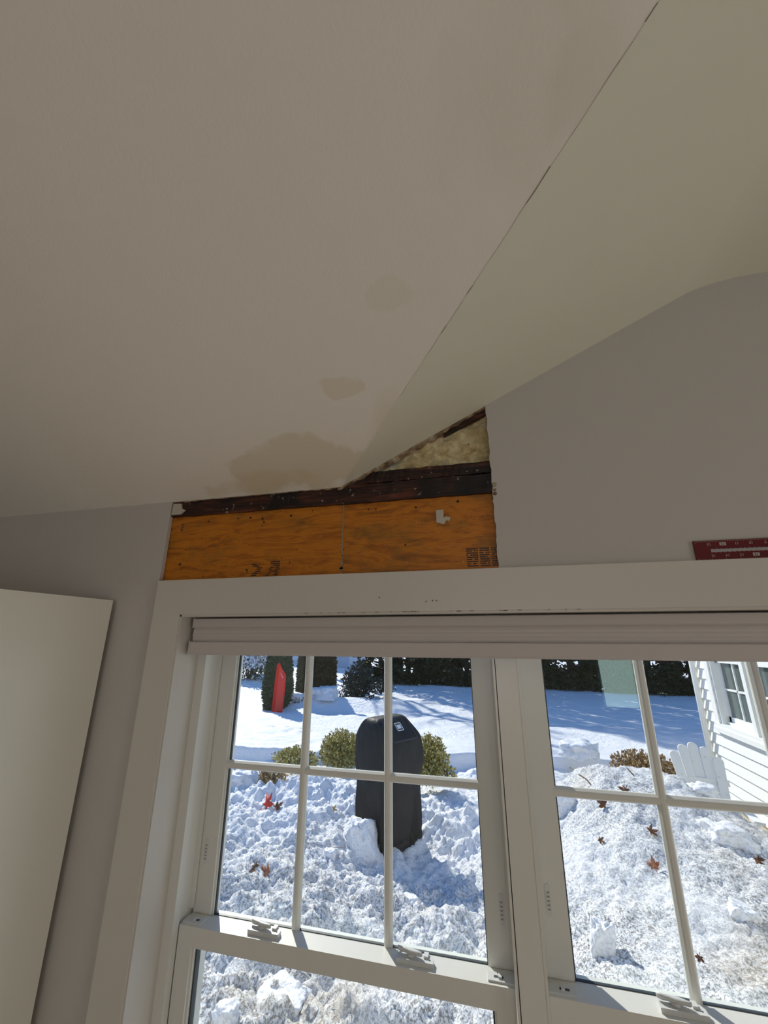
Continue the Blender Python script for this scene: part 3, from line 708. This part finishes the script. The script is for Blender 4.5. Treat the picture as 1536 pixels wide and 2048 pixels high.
# ------------------------------------------------------------------ leaves and twigs on the snow
def maple(mat, px, py, Y, size, label, seed, tilt=.7):
    rnd = random.Random(seed); p = on_snow(px, py) + Vector((0, -.02, .02)); k = MB(); pts = []; size *= 1.5 if mat is LEAFR else 1.0
    lobes = [(-115, .55), (-55, .9), (0, 1.05), (55, .9), (115, .55)]
    out = [(0, -.12)]
    for i, (a, r) in enumerate(lobes):
        for da, rr in ((-20, .58), (-14, .74), (-9, .72), (0, 1.0), (9, .72), (14, .74), (20, .58)):
            t = math.radians(a + da); out.append((math.sin(t) * r * rr, math.cos(t) * r * rr))
        if i < 4:
            t = math.radians((a + lobes[i + 1][0]) / 2); out.append((math.sin(t) * .40, math.cos(t) * .40))
    R = Matrix.Rotation(rnd.uniform(-.6, .6), 3, 'Y') @ Matrix.Rotation(tilt, 3, 'X') @ Matrix.Rotation(rnd.uniform(0, 6.28), 3, 'Z')
    def P(x, y, dz=0): r2 = x * x + y * y; return p + R @ (Vector((x, y, r2 * .35 + dz + .12 * math.sin(x * 5 + seed))) * size)
    n = len(out); vs = [P(0, .1)] + [P(x, y) for x, y in out] + [P(0, .1, -.02)] + [P(x, y, -.02) for x, y in out]
    k.poly(vs, [(0, i + 1, (i + 1) % n + 1) for i in range(n)] + [(n + 1, n + 2 + (i + 1) % n, n + 2 + i) for i in range(n)] + [(i + 1, n + 2 + i, n + 2 + (i + 1) % n, (i + 1) % n + 1) for i in range(n)], True)
    k.tube([P(0, -.1), P(.04, -.35), P(.08, -.6, .1)], size * .03, 5)
    return tag(k.build('fallen_leaf', mat), label, 'leaf', 'dead leaves lying on the snow')
maple(LEAFR, 535, 1612, 4.55, .085, 'bright red maple leaf lying on the snow left of the grill', 1, .9)
maple(LEAFB, 555, 1618, 4.50, .075, 'brown maple leaf just right of the bright red one', 2, .9)
maple(LEAFB, 512, 1735, 3.45, .060, 'dark brown leaf on the snow, lower left of the left window', 3, .8)
maple(LEAFO, 535, 1750, 3.40, .065, 'rust-red leaf low on the snow beside the dark brown leaf', 4, .9)
maple(LEAFT, 667, 1621, 4.6, .055, 'pale tan curled leaf on the snow left of the grill', 5, .9)
maple(LEAFB, 1300, 1666, 4.0, .055, 'dark brown leaf on the right snow heap beside the vertical bar', 6, .8)
maple(LEAFB, 1208, 1612, 4.6, .070, 'reddish-brown leaf just under the horizontal bar in the right window', 7, .9)
maple(LEAFO, 1308, 1738, 3.55, .055, 'light rusty leaf midway down the right snow heap', 8, 1.0)
maple(LEAFB, 1250, 1582, 5.0, .070, 'brown leaf just above the horizontal bar in the right window', 9, .9)
maple(LEAFB, 1397, 1918, 2.85, .030, 'small dark leaf right beside the lower vertical bar', 10, .9)
maple(LEAFB, 1512, 1722, 4.0, .05, 'dark leaf at the far right edge of the right snow heap', 11, .8)
maple(LEAFB, 1199, 1683, 3.9, .04, 'small dark leaf alone on the snow left of the brown leaf', 12, .9)
def twig(pts, r, label, mat=TWIG, name='twig', cat='twig'):
    return tag(MB().tube([on_snow(p[0], p[1]) + Vector((0, -.01, .012)) for p in pts], r, 5).build(name, mat), label, cat)
twig([(1140, 1536, 5.0), (1158, 1551, 4.98), (1172, 1560, 4.95), (1180, 1570, 4.9)], .006, 'dark crooked twig on the snow in the upper left of the right window')
twig([(1241, 1528, 5.35), (1255, 1540, 5.3), (1266, 1552, 5.2)], .006, 'dark thin stick on the snow ridge by the bronze shrub')
twig([(1466, 1690, 4.2), (1482, 1697, 4.15), (1496, 1702, 4.1)], .005, 'short dark stick on the snow near the right edge')
ring = []
for i in range(14):
    a = 2 * math.pi * i / 12; ring.append(at(613 + 7 * math.cos(a), 1682 + 9 * math.sin(a), 3.95))
ring += [at(640, 1690, 3.95), at(665, 1694, 3.93), at(690, 1696, 3.9)]
tag(MB().tube(ring, .0022, 5).build('bent_wire', WIRE), 'thin looped bent wire on the snow left of the leaning snow chunk', 'wire')

# ------------------------------------------------------------------ covered grill
ga = math.radians(57)
gr = thing('covered_grill', (-1.12, 4.62, .03), 'charcoal grill cover draped over a barbecue standing in the snow', 'grill', ga)
prof = [  # z, half width, front y, back y
    (-.02, .235, -.215, .200), (.12, .250, -.225, .215), (.30, .255, -.230, .220), (.50, .250, -.235, .225), (.60, .262, -.245, .235), (.66, .290, -.268, .250),
    (.72, .292, -.270, .252), (.82, .283, -.262, .248), (.90, .276, -.250, .240), (.935, .270, -.235, .232), (.98, .258, -.185, .215), (1.03, .242, -.125, .185), (1.07, .225, -.075, .150), (1.088, .200, -.045, .115), (1.092, .150, -.020, .080)]
loops = []; n = 96
for z, wx, yf, yb in prof:
    cy = (yf + yb) / 2; hy = (yb - yf) / 2; l = []
    for i in range(n):
        a = 2 * math.pi * i / n; e = .30
        cx_ = math.copysign(abs(math.cos(a)) ** e, math.cos(a)); sy_ = math.copysign(abs(math.sin(a)) ** e, math.sin(a))
        m_ = sm((.62 - z) / .5)
        fold = m_ * (.024 * math.sin(a * 7 + 1.3 + z * 2.5) + .015 * math.sin(a * 15 + z * 3.5)) + .024 * noise.noise(Vector((math.cos(a) * 2, math.sin(a) * 2, z * 5)))
        r = 1 + fold / .26
        hem = .028 * math.sin(a * 3 + .7) if z < .05 else 0
        l.append((wx * cx_ * r, cy + hy * sy_ * r, z + hem))
    loops.append(l)
cv = MB().loft(loops, True).build('cover', COVER, gr, local=True)
cv.modifiers.new('s', 'SUBSURF').render_levels = 1
# raised flap with badge on the sloped front
def fp(u, s, off):  # u across, s 0..1 down the slope
    a, b = Vector((0, -.075, 1.070)), Vector((0, -.258, .890)); nrm = Vector((0, -.70, .71)); p = a.lerp(b, s); return (u, p.y + nrm.y * off, p.z + nrm.z * off)
k = MB()
for u0, u1, s0, s1 in ((-.17, -.160, .0, .95), (.165, .175, .0, .95), (-.17, .175, .92, .98), (-.05, -.045, .02, .9), (.075, .08, .02, .9), (.10, .105, .02, .9)):
    vs = [fp(u, s, o) for o in (.004, .012) for u, s in ((u0, s0), (u1, s0), (u1, s1), (u0, s1))]
    k.poly(vs, [(0, 1, 2, 3), (7, 6, 5, 4), (0, 4, 5, 1), (1, 5, 6, 2), (2, 6, 7, 3), (3, 7, 4, 0)])
k.build('flap_seam', simple('seam_dark', (.05, .05, .052, 1), .6), cv, local=True)
k = MB()
def plate(u0, u1, s0, s1, o0, o1):
    vs = [fp(u, s, o) for o in (o0, o1) for u, s in ((u0, s0), (u1, s0), (u1, s1), (u0, s1))]
    k.poly(vs, [(0, 1, 2, 3), (7, 6, 5, 4), (0, 4, 5, 1), (1, 5, 6, 2), (2, 6, 7, 3), (3, 7, 4, 0)])
u0, u1, s0, s1 = -.035, .050, .20, .55
for a in ((u0, u1, s0, s0 + .03), (u0, u1, s1 - .03, s1), (u0, u0 + .007, s0, s1), (u1 - .007, u1, s0, s1), (u0 + .018, u1 - .018, s0 + .09, s1 - .09)): plate(*a, .012, .0145)
k.build('badge', simple('badge_white', (.8, .8, .8, 1), .4), gr, local=True)
MB().box(-.20, .20, -.18, .17, -.05, .06).build('cart_base', RUBBER, gr, local=True, bevel=.01)
for sx in (.20,):
    for sy in (-.17, .17):
        MB().cyl((sx, sy - .02, .03), .085, .04, 'y', 28).build('wheel', RUBBER, gr, local=True, bevel=.006)
for sy in (-.15, .15): MB().box(-.235, -.205, sy - .015, sy + .015, -.06, .10).build('leg', RUBBER, gr, local=True)

# ------------------------------------------------------------------ plants
def leaves(k, pts, size, rnd, flat=0):
    for p, nrm in pts:
        s_ = size * rnd.uniform(.6, 1.3)
        d = Vector((rnd.gauss(0, 1), rnd.gauss(0, 1), rnd.gauss(0, 1) + .6)).normalized(); d = (d + nrm * .8).normalized()
        t = d.cross(Vector((rnd.gauss(0, 1), rnd.gauss(0, 1), rnd.gauss(0, 1)))).normalized()
        k.poly([p, p + d * s_ * .5 + t * s_ * .28, p + d * s_, p + d * s_ * .5 - t * s_ * .28], [(0, 1, 2, 3)])
def raw_leaves(name, mats, pts, size, rnd, parent):
    V = []; F = []
    for p, nrm in pts:
        s_ = size * rnd.uniform(.6, 1.3)
        d = Vector((rnd.gauss(0, 1), rnd.gauss(0, 1), rnd.gauss(0, 1) + .6)).normalized(); d = (d + nrm * .8).normalized()
        t = d.cross(Vector((rnd.gauss(0, 1), rnd.gauss(0, 1), rnd.gauss(0, 1)))).normalized(); n = len(V)
        V += [p, p + d * s_ * .5 + t * s_ * .3, p + d * s_, p + d * s_ * .5 - t * s_ * .3]; F.append((n, n + 1, n + 2, n + 3))
    me = bpy.data.meshes.new(name); me.from_pydata([tuple(v) for v in V], [], F); me.materials.append(mats); me.update()
    o = bpy.data.objects.new(name, me); COL.objects.link(o); o.parent = parent; return o
def arborvitae(loc, r, h, mat, label, seed):
    rnd = random.Random(seed); t = thing('arborvitae', loc, label, 'evergreen tree', group='conical evergreens in a row'); pts = []
    for i in range(15000):
        z = rnd.random() ** 1.1; R_ = r * (1 - z ** 2.6) ** .75 * (.80 + .2 * sm(z * 5)); a = rnd.uniform(0, 6.283)
        R_ *= (.80 + .25 * rnd.random()) * (1 + .10 * noise.noise(Vector((math.cos(a) * 2, math.sin(a) * 2, z * 6 + seed))))
        pts.append((Vector((R_ * math.cos(a), R_ * math.sin(a), .03 + z * h)), Vector((math.cos(a), math.sin(a), .3))))
    raw_leaves('foliage', mat, pts, .075, rnd, t)
    k = MB(); k.tube([(0, 0, -.1), (0, 0, h * .9)], [.05, .01], 8); k.build('trunk', BARK, t, local=True)
    cm_ = MB(); cm_.loft([[(r * f * math.cos(2 * math.pi * i / 20), r * f * math.sin(2 * math.pi * i / 20), z * h + .05) for i in range(20)] for z, f in ((0, .6), (.2, .74), (.5, .70), (.75, .52), (.92, .2))])
    cm_.build('inner_foliage', mat, t, local=True)
    return t
b1 = at(548, 1424, 11.2); arborvitae((b1.x - .05, 11.4, -.02), .38, 2.45, ARBG, 'dark green conical evergreen behind the upright red sled', 1)
b2 = at(605, 1398, 12.4); arborvitae((b2.x, 12.6, .0), .27, 2.5, ARBB, 'brownish conical evergreen between the green one and the vertical bar', 2)
b3 = at(645, 1388, 12.4); arborvitae((b3.x, 12.6, .0), .30, 2.6, ARBB, 'narrow brown conical evergreen just right of the left vertical bar', 3)
def shrub(name, loc, rx, ry, h, mat, label, cat, seed, n=2600, size=.04, group=None, stems=9, shell=.55):
    rnd = random.Random(seed); t = thing(name, loc, label, cat, group=group); pts = []
    for i in range(n):
        v = Vector((rnd.gauss(0, 1), rnd.gauss(0, 1), rnd.gauss(0, 1))).normalized(); q = shell + (1 - shell) * rnd.random()
        q *= 1 + .18 * noise.noise(v * 2.2 + Vector((seed, 0, 0)))
        p = Vector((v.x * rx * q, v.y * ry * q, h * .36 + v.z * h * .64 * q))
        if p.z < -.03: continue
        pts.append((p, v))
    raw_leaves('foliage', mat, pts, size, rnd, t)
    k = MB()
    for i in range(stems):
        a = rnd.uniform(0, 6.28); q = rnd.uniform(.3, .85)
        k.tube([(0, 0, -.05), (rx * .4 * q * math.cos(a), ry * .4 * q * math.sin(a), h * .4), (rx * q * math.cos(a), ry * q * math.sin(a), h * rnd.uniform(.6, .9))], [.012, .008, .003], 5)
    k.build('stem', TWIG, t, local=True); return t
def shrub_at(px, py, Y, rx, ry, h, *a, **kw): p = at(px, py, Y); return shrub('boxwood', (p.x, Y, p.z), rx, ry, h, *a, group='low boxwood shrubs in the planting bed', **kw)
shrub_at(590, 1536, 6.15, .34, .25, .26, BOX, 'low olive boxwood tip left of the left vertical bar, half buried in snow', 'shrub', 1, n=3000, size=.04, shell=.4)
shrub_at(683, 1526, 6.5, .34, .26, .42, BOX, 'olive-yellow boxwood against the left side of the grill', 'shrub', 2, n=6000, size=.04, shell=.35)
shrub_at(860, 1560, 5.9, .235, .2, .52, BOX, 'round golden boxwood against the right side of the grill', 'shrub', 3, n=5500, size=.038, shell=.35)
shrub_at(543, 1565, 5.3, .17, .14, .17, BOXR, 'tiny reddish boxwood showing under the horizontal bar above the red leaf', 'shrub', 4, n=700, size=.04)
shrub_at(1296, 1568, 6.2, .40, .25, .33, BOXR, 'bronze-brown boxwood behind the snow ridge in the right window', 'shrub', 5, n=4500, size=.04, shell=.35)
shrub_at(894, 1556, 5.6, .10, .08, .12, BOX, 'few boxwood sprigs poking out of the snow right of the golden boxwood', 'shrub', 6, n=160, size=.04)
p = at(700, 1388, 13); shrub('spreading_shrub', (p.x + .18, 13.2, .05), .55, .5, 1.15, SHRUBL, 'dark open spreading evergreen shrub right of the conical evergreens', 'shrub', 11, n=2600, size=.09, stems=26, shell=.35)
p = at(752, 1372, 14); shrub('low_juniper', (p.x, 14.6, .15), .55, .45, .5, SHRUBL, 'low thin evergreen shrub at the left end of the shaded lawn', 'shrub', 12, n=700, size=.08, stems=22, shell=.3)
p = at(594, 1418, 11.6); shrub('snow_capped_shrub', (p.x, 11.7, .0), .26, .22, .34, ARBB, 'small brown shrub with a snow cap beside the red sled', 'shrub', 13, n=1500, size=.05)
lump(594, 1393, 11.7, .42, .20, 'snow cap lying on the small brown shrub beside the red sled', 0, 21)
lump(650, 1386, 11.9, .75, .34, 'snow mound in front of the narrow brown conical evergreen', 0, 22)

# snow-laden bushes at the far left
for i, (px, py, Y, s_, lab) in enumerate(((498, 1352, 17, 1.0, 'snow-laden bare bush at the far left edge of the left window'), (522, 1335, 19, .9, 'snow-laden bush directly left of the dark green conical evergreen'))):
    p = at(px, py, Y); t = shrub('snowy_bush', (p.x, Y, p.z - .2), s_, s_ * .7, 1.5, SHRUBL, lab, 'bush', 30 + i, n=1500, size=.10, group='snow-laden bushes', stems=40, shell=.3)
    rnd = random.Random(50 + i); pts = []
    for j in range(1500):
        v = Vector((rnd.gauss(0, 1), rnd.gauss(0, 1), abs(rnd.gauss(0, 1)))).normalized(); q = rnd.uniform(.5, 1.1)
        pts.append((Vector((v.x * s_ * q, v.y * s_ * .7 * q, .5 + v.z * q)), Vector((0, 0, 1))))
    raw_leaves('snow_load', SNOWL, pts, .13, rnd, t)

# tall hedge trees closing the lawn
rnd = random.Random(4)
def hedge_foliage(seed):
    rn = random.Random(seed); pts = []
    for i in range(19000):
        z = rn.random(); z = z if i % 2 else z * .22
        r = 1.12 * (1 - z) ** .5 * (.80 + .20 * sm(z * 9)); a = rn.uniform(0, 6.283); q = rn.uniform(.45, 1.05)
        hh = .04 + z * 12; q *= 1 + .35 * noise.noise(Vector((math.cos(a) * 1.5, math.sin(a) * 1.5, hh * 1.3 + seed)))
        if .35 < hh < 2.6 and noise.noise(Vector((math.cos(a) * r * q * 2.2 + seed, math.sin(a) * r * q * .8, hh * 2.6))) > -.02: continue
        pts.append((Vector((r * q * math.cos(a), r * q * math.sin(a), hh)), Vector((math.cos(a), math.sin(a), 0))))
    return pts
protos = []
for s_ in range(3):
    t = thing('hedge_tree', (0, 0, 0)); raw_leaves('foliage', HEDGE, hedge_foliage(s_ * 7 + 1), .17, random.Random(s_), t)
    k = MB(); rn = random.Random(s_ + 20)
    k.tube([(0, 0, -.3), (.05, 0, 1.5), (0, .05, 9)], [.13, .10, .02], 8); k.build('trunk', BARK, t, local=True)
    k = MB()
    for j in range(34):
        a = rn.uniform(0, 6.28); z = rn.uniform(.3, 2.8); L = rn.uniform(.6, 1.3)
        k.tube([(0, 0, z), (L * .5 * math.cos(a), L * .5 * math.sin(a), z + .1), (L * math.cos(a), L * math.sin(a), z + rn.uniform(-.2, .4))], [.03, .02, .006], 5)
    k.build('branch', BARK, t, local=True); protos.append(t)
HL = ['leftmost tall hedge tree, beside the pale grey-blue neighbouring house', 'second tall hedge tree from the left, behind the low shrub at the lawn end', 'third tall hedge tree from the left, seen past the centre vertical bar',
      'fourth tall hedge tree from the left, above the covered grill', 'fifth tall hedge tree from the left, at the right side of the left window', 'tall hedge tree partly hidden behind the window mullion',
      'tall hedge tree at the left edge of the right window', 'second tall hedge tree in the right window, left of its vertical bar', 'tall hedge tree directly behind the first vertical bar of the right window', 'tall hedge tree right of the first vertical bar of the right window', 'tall hedge tree immediately left of the house wing corner', 'rightmost hedge tree, mostly hidden by the house wing']
for i in range(12):
    x = -5.2 + i * 1.36; y = 19.6 - .13 * (x + 3)
    if i < 3: root = protos[i]
    else:
        src = protos[i % 3]; root = src.copy(); COL.objects.link(root)
        for ch in src.children:
            c = ch.copy(); COL.objects.link(c); c.parent = root
    root.location = (x, y + rnd.uniform(-.2, .2), .0); root.rotation_euler = (0, 0, rnd.uniform(0, 6.28)); s_ = rnd.uniform(.92, 1.08); root.scale = (s_, s_, s_)
    tag(root, HL[i], 'hedge tree', 'tall hedge trees closing the lawn')
# bare tree up-sun of the lawn; its branches throw the streaked shadows
def bare_tree(loc, h, label, seed):
    rn = random.Random(seed); t = thing('bare_tree', loc, label, 'tree'); k = MB()
    k.tube([(0, 0, -.3), (.1, .05, h * .35), (0, .1, h * .65), (.1, 0, h)], [.16, .13, .09, .03], 8); k.build('trunk', BARK, t, local=True)
    k = MB()
    for j in range(20):
        a = rn.uniform(0, 6.28); z = h * rn.uniform(.35, .95); L = rn.uniform(1.2, 3.0) * (1.25 - z / h)
        d = Vector((math.cos(a), math.sin(a), 0)); e = Vector((0, 0, z)) + d * L + Vector((0, 0, L * .7)); m_ = Vector((0, 0, z)) + d * L * .5 + Vector((0, 0, L * .25))
        k.tube([(0, 0, z), m_, e], [.06, .04, .01], 5)
        for q in range(3):
            b_ = m_.lerp(e, rn.random()); k.tube([b_, b_ + Vector((rn.gauss(0, .5), rn.gauss(0, .5), rn.uniform(.3, .9)))], [.02, .006], 4)
    k.build('branch', BARK, t, local=True)
p = at(645, 1345, 20); bare_tree((p.x, 20, .0), 12, 'bare deciduous tree behind the narrow brown conical evergreen', 3)
p = at(632, 1345, 23); bare_tree((p.x, 23, .0), 13.5, 'bare deciduous tree farthest back behind the conical evergreens', 8)

# ------------------------------------------------------------------ red sled stood on end against the first evergreen
sp = at(553, 1422, 10.75)
sg = thing('plastic_sled', (sp.x, 10.75, .02), 'upright red plastic sled leaning against the dark green conical evergreen', 'sled', math.radians(12))
out = [(-.125, 0), (.165, 0), (.185, .60), (.175, .95), (.05, 1.10), (-.045, 1.27), (-.10, 1.18), (-.115, .7)]
k = MB(); n = len(out); cxm, czm = .02, .62
rim = [(x, -.05, z) for x, z in out]; inn = [(cxm + (x - cxm) * .62, .05, czm + (z - czm) * .90) for x, z in out]
rimb = [(x, -.035, z) for x, z in out]; innb = [(cxm + (x - cxm) * .60, .062, czm + (z - czm) * .89) for x, z in out]
vs = rim + inn + rimb + innb
F_ = [(i, (i + 1) % n, n + (i + 1) % n, n + i) for i in range(n)] + [tuple(range(n, 2 * n))] + [(2 * n + i, 3 * n + i, 3 * n + (i + 1) % n, 2 * n + (i + 1) % n) for i in range(n)] + [tuple(range(4 * n - 1, 3 * n - 1, -1))] + [(i, 2 * n + i, 2 * n + (i + 1) % n, (i + 1) % n) for i in range(n)]
k.poly(vs, F_); sh = k.build('shell', SLED, sg, local=True, bevel=.004); sh.rotation_euler = (math.radians(-6), 0, 0)
k = MB(); k.tube([(.00, .035, 1.0), (.03, .02, .96), (.06, .02, .91), (.085, .035, .87)], .014, 8); h_ = k.build('handle', simple('sled_handle', (.85, .35, .32, 1), .4), sg, local=True); h_.rotation_euler = (math.radians(-6), 0, 0)

# ------------------------------------------------------------------ neighbouring house
a_ = at(560, 1338, 26).x; b_ = at(700.5, 1338, 26).x
nh = thing('neighbouring_house', ((a_ + b_) / 2, 27.5, 0), 'pale grey-blue neighbouring house glimpsed between the conical evergreens', 'house')
k = MB(); zq = 0
while zq < 2.6:
    k.prism([(26.0, zq), (26.03, zq + .2), (30, zq + .2), (30, zq)], 'x', a_, b_); zq += .2
k.build('wall', HOUSEB, nh); MB().prism([(25.7, 2.55), (28, 3.9), (30.3, 2.55)], 'x', a_ - .3, b_ + .3).build('roof', ROOFN, nh)
MB().box(b_ - .10, b_ + .02, 25.96, 26.05, 0, 2.6).build('corner_board', ROOFN, nh)
for x in (a_ + 1.0, a_ + 2.6):
    MB().box(x, x + .8, 25.95, 26.04, 1.3, 2.3).build('window', PANE, nh)

# ------------------------------------------------------------------ house wing on the right
WXx = 2.7
wg = thing('house_wing', (WXx + .3, 4.1, -.4), 'white clapboard house wing with a window filling the right edge of the view', 'house')
k = MB(); z = -.01; step = .1285
# opening in the siding
oy0, oy1, oz0, oz1 = 3.55, 6.50, .90, 2.45
def course(y0, y1, z):
    k.prism([(WXx - .006, z), (WXx + .020, z + step + .01), (WXx + .06, z + step + .01), (WXx + .06, z)], 'y', y0, y1)
kk = 0
while z < 2.95:
    if z + step > oz0 - .02 and z < oz1: course(oy1, 6.93, z); course(1.17, oy0, z)
    else: course(1.17, 6.93, z)
    z += step
k.build('siding', SIDING, wg)
MB().box(WXx + .06, WXx + .16, 1.17, oy0, -.02, 2.95).box(WXx + .06, WXx + .16, oy1, 7.0, -.02, 2.95).box(WXx + .06, WXx + .16, oy0, oy1, -.02, oz0).box(WXx + .06, WXx + .16, oy0, oy1, oz1, 2.95).box(WXx + .06, 5.5, 6.95, 7.02, -.02, 2.95).build('wall_core', SIDING, wg)
MB().box(WXx + .03, WXx + .18, 1.17, 7.0, -.6, -.012).build('foundation', FOUND, wg)
MB().box(WXx - .014, WXx + .06, 6.90, 7.03, -.02, 2.95).build('corner_board', SIDING, wg, bevel=.003)
k = MB(); k.tube([(WXx - .05, 6.86, .02), (WXx - .05, 6.86, 2.95)], .036, 4); k.box(WXx - .09, WXx - .01, 6.815, 6.905, .13, .16); k.build('downspout', SIDING, wg)
k = MB(); k.box(WXx - .02, WXx + .05, oy0 - .10, oy0, oz0 - .01, oz1 + .1); k.box(WXx - .02, WXx + .05, oy1, oy1 + .10, oz0 - .01, oz1 + .1); k.box(WXx - .02, WXx + .05, oy0, oy1, oz1, oz1 + .1)
k.build('window_casing', SIDING, wg, bevel=.003)
MB().box(WXx - .045, WXx + .07, oy0 - .12, oy1 + .12, oz0 - .10, oz0 - .045).box(WXx - .03, WXx + .07, oy0 - .11, oy1 + .11, oz0 - .045, oz0).build('window_sill', SIDING, wg, bevel=.003)
nun = 4; uw = (oy1 - oy0) / nun
for u in range(nun):
    a0 = oy0 + u * uw; a1 = a0 + uw
    fr_ = MB(); fr_.box(WXx + .0, WXx + .13, a0, a0 + .035, oz0, oz1); fr_.box(WXx + .0, WXx + .13, a1 - .035, a1, oz0, oz1)
    fr_.box(WXx + .05, WXx + .13, a0, a1, oz0, oz0 + .03)
    for q0, q1 in ((oz0 + .03, 1.66), (1.62, oz1)):
        X0 = WXx + (.085 if q0 < 1.2 else .06)
        fr_.box(X0, X0 + .03, a0 + .035, a0 + .080, q0, q1); fr_.box(X0, X0 + .03, a1 - .080, a1 - .035, q0, q1); fr_.box(X0, X0 + .03, a0 + .035, a1 - .035, q0, q0 + .06); fr_.box(X0, X0 + .03, a0 + .035, a1 - .035, q1 - .04, q1)
        mz = q0 + .06; hh = (q1 - .04 - mz) / 2
        fr_.box(X0 - .002, X0 + .02, a0 + .08, a1 - .08, mz + hh - .011, mz + hh + .011)
        fr_.box(X0 - .002, X0 + .02, (a0 + a1) / 2 - .010, (a0 + a1) / 2 + .010, mz, q1 - .04)
    f_ = fr_.build('window_frame', SIDING, wg, bevel=.002)
    MB().box(WXx + .10, WXx + .108, a0 + .04, a1 - .04, oz0 + .04, oz1 - .02).build('pane', PANE, f_)
    MB().box(WXx + .13, WXx + .16, a0, a1, oz0, oz1).build('curtain', CURT, f_)
k = MB(); k.prism([(WXx - .45, 2.9), (WXx - .45, 2.98), (WXx + 3, 4.6), (WXx + 3, 2.9)], 'y', 1.17, 7.4); k.build('roof', ROOFN, wg)

# ------------------------------------------------------------------ adirondack chair half buried in the snow
ch = thing('adirondack_chair', (2.04, 5.55, -.12), 'weathered white slatted garden chair half buried behind the snow ridge', 'chair', math.radians(-6))
def slat(u0, u1, top, base, curve):
    """back slat: bottom centre u0, top centre u1, height top"""
    wb, wt = .0335, .0475; L = []
    n = 14; pts = []
    for i in range(n + 1):
        t = i / n; pts.append((u0 + (u1 - u0) * t - (wb + (wt - wb) * t), t * (top - wt)))
    for i in range(1, 9):
        a = math.pi - math.pi * i / 9; pts.append((u1 + wt * math.cos(a), top - wt + wt * math.sin(a) * .9))
    for i in range(n, -1, -1):
        t = i / n; pts.append((u0 + (u1 - u0) * t + (wb + (wt - wb) * t), t * (top - wt)))
    k = MB()
    f = lambda x, z, d: (x, base + z * .30 + d + curve, .28 + z * .95)
    V_ = [f(x, z, 0) for x, z in pts] + [f(x, z, .02) for x, z in pts]; m_ = len(pts)
    k.poly(V_, [tuple(range(m_)), tuple(range(2 * m_ - 1, m_ - 1, -1))] + [(i, i + m_, (i + 1) % m_ + m_, (i + 1) % m_) for i in range(m_)])
    k.build('back_slat', CHAIRW, ch, local=True, bevel=.002)
for u0, u1, top, cv_ in ((-.142, -.196, .60, -.030), (-.071, -.098, .665, -.010), (0, 0, .69, 0), (.071, .098, .655, -.010), (.142, .192, .57, -.030)): slat(u0, u1, top, .0, cv_)
for sx in (-1, 1):
    k = MB(); k.prism([(sx * .22, -.40), (sx * .30, -.42), (sx * .30, -.10), (sx * .26, .12), (sx * .22, .12)], 'z', .40, .422); k.build('arm', CHAIRW, ch, local=True, bevel=.003)
    MB().box(sx * .26 - .012, sx * .26 + .012, -.38, -.30, -.02, .40).build('leg', CHAIRW, ch, local=True)
    MB().box(sx * .25 - .012, sx * .25 + .012, .02, .10, -.02, .40).build('leg', CHAIRW, ch, local=True)
k = MB()
for i in range(6): k.box(-.26, .26, -.45 + i * .08, -.38 + i * .08, .33 - i * .018, .35 - i * .018)
k.build('seat', CHAIRW, ch, local=True)
MB().box(-.24, .24, .09, .11, .56, .62).build('back_rail', CHAIRW, ch, local=True)
lump(1404, 1585, 5.25, .22, .13, 'pile of old snow heaped on the seat of the white garden chair', .1, 31)

# ------------------------------------------------------------------ lamp added behind the camera to raise the wall brightness
lp = thing('added_lamp', (.8, -1.9, 2.774), 'added round ceiling lamp, unseen behind the viewer, brightening the room', 'lamp')
MB().cyl((.8, -1.9, 2.735), .21, .038, 'z', 40).build('added_lamp_base', VINYL, lp, bevel=.004)
l = bpy.data.lights.new('added_lamp_light', 'AREA'); l.shape = 'DISK'; l.size = .36; l.energy = 2.5; l.color = (1, .92, .82)
lo_ = bpy.data.objects.new('added_lamp_light', l); COL.objects.link(lo_); lo_.location = (.8, -1.9, 2.73)

# ------------------------------------------------------------------ frames of the added windows around the fill lights, all out of view
k = MB(); k.box(1.28, 1.31, -3.86, -3.80, 1.06, 2.14); k.box(1.71, 1.74, -3.86, -3.80, 1.06, 2.14); k.box(1.31, 1.71, -3.86, -3.80, 1.06, 1.10); k.box(1.31, 1.71, -3.86, -3.80, 2.10, 2.14); tag(k.build('added_window_3', VINYL), kind='structure')
k = MB(); k.box(XR + .02, XR + .08, -1.4, -1.34, .8, 1.9); k.box(XR + .02, XR + .08, -.16, -.1, .8, 1.9); k.box(XR + .02, XR + .08, -1.34, -.16, .8, .86); k.box(XR + .02, XR + .08, -1.34, -.16, 1.84, 1.9); tag(k.build('added_window_4', VINYL), kind='structure')
k = MB(); k.box(-.30, -.26, -3.86, -3.80, 1.1, 2.2); k.box(.50, .54, -3.86, -3.80, 1.1, 2.2); k.box(-.26, .50, -3.86, -3.80, 1.1, 1.14); k.box(-.26, .50, -3.86, -3.80, 2.16, 2.2); tag(k.build('added_window_5', VINYL), kind='structure')
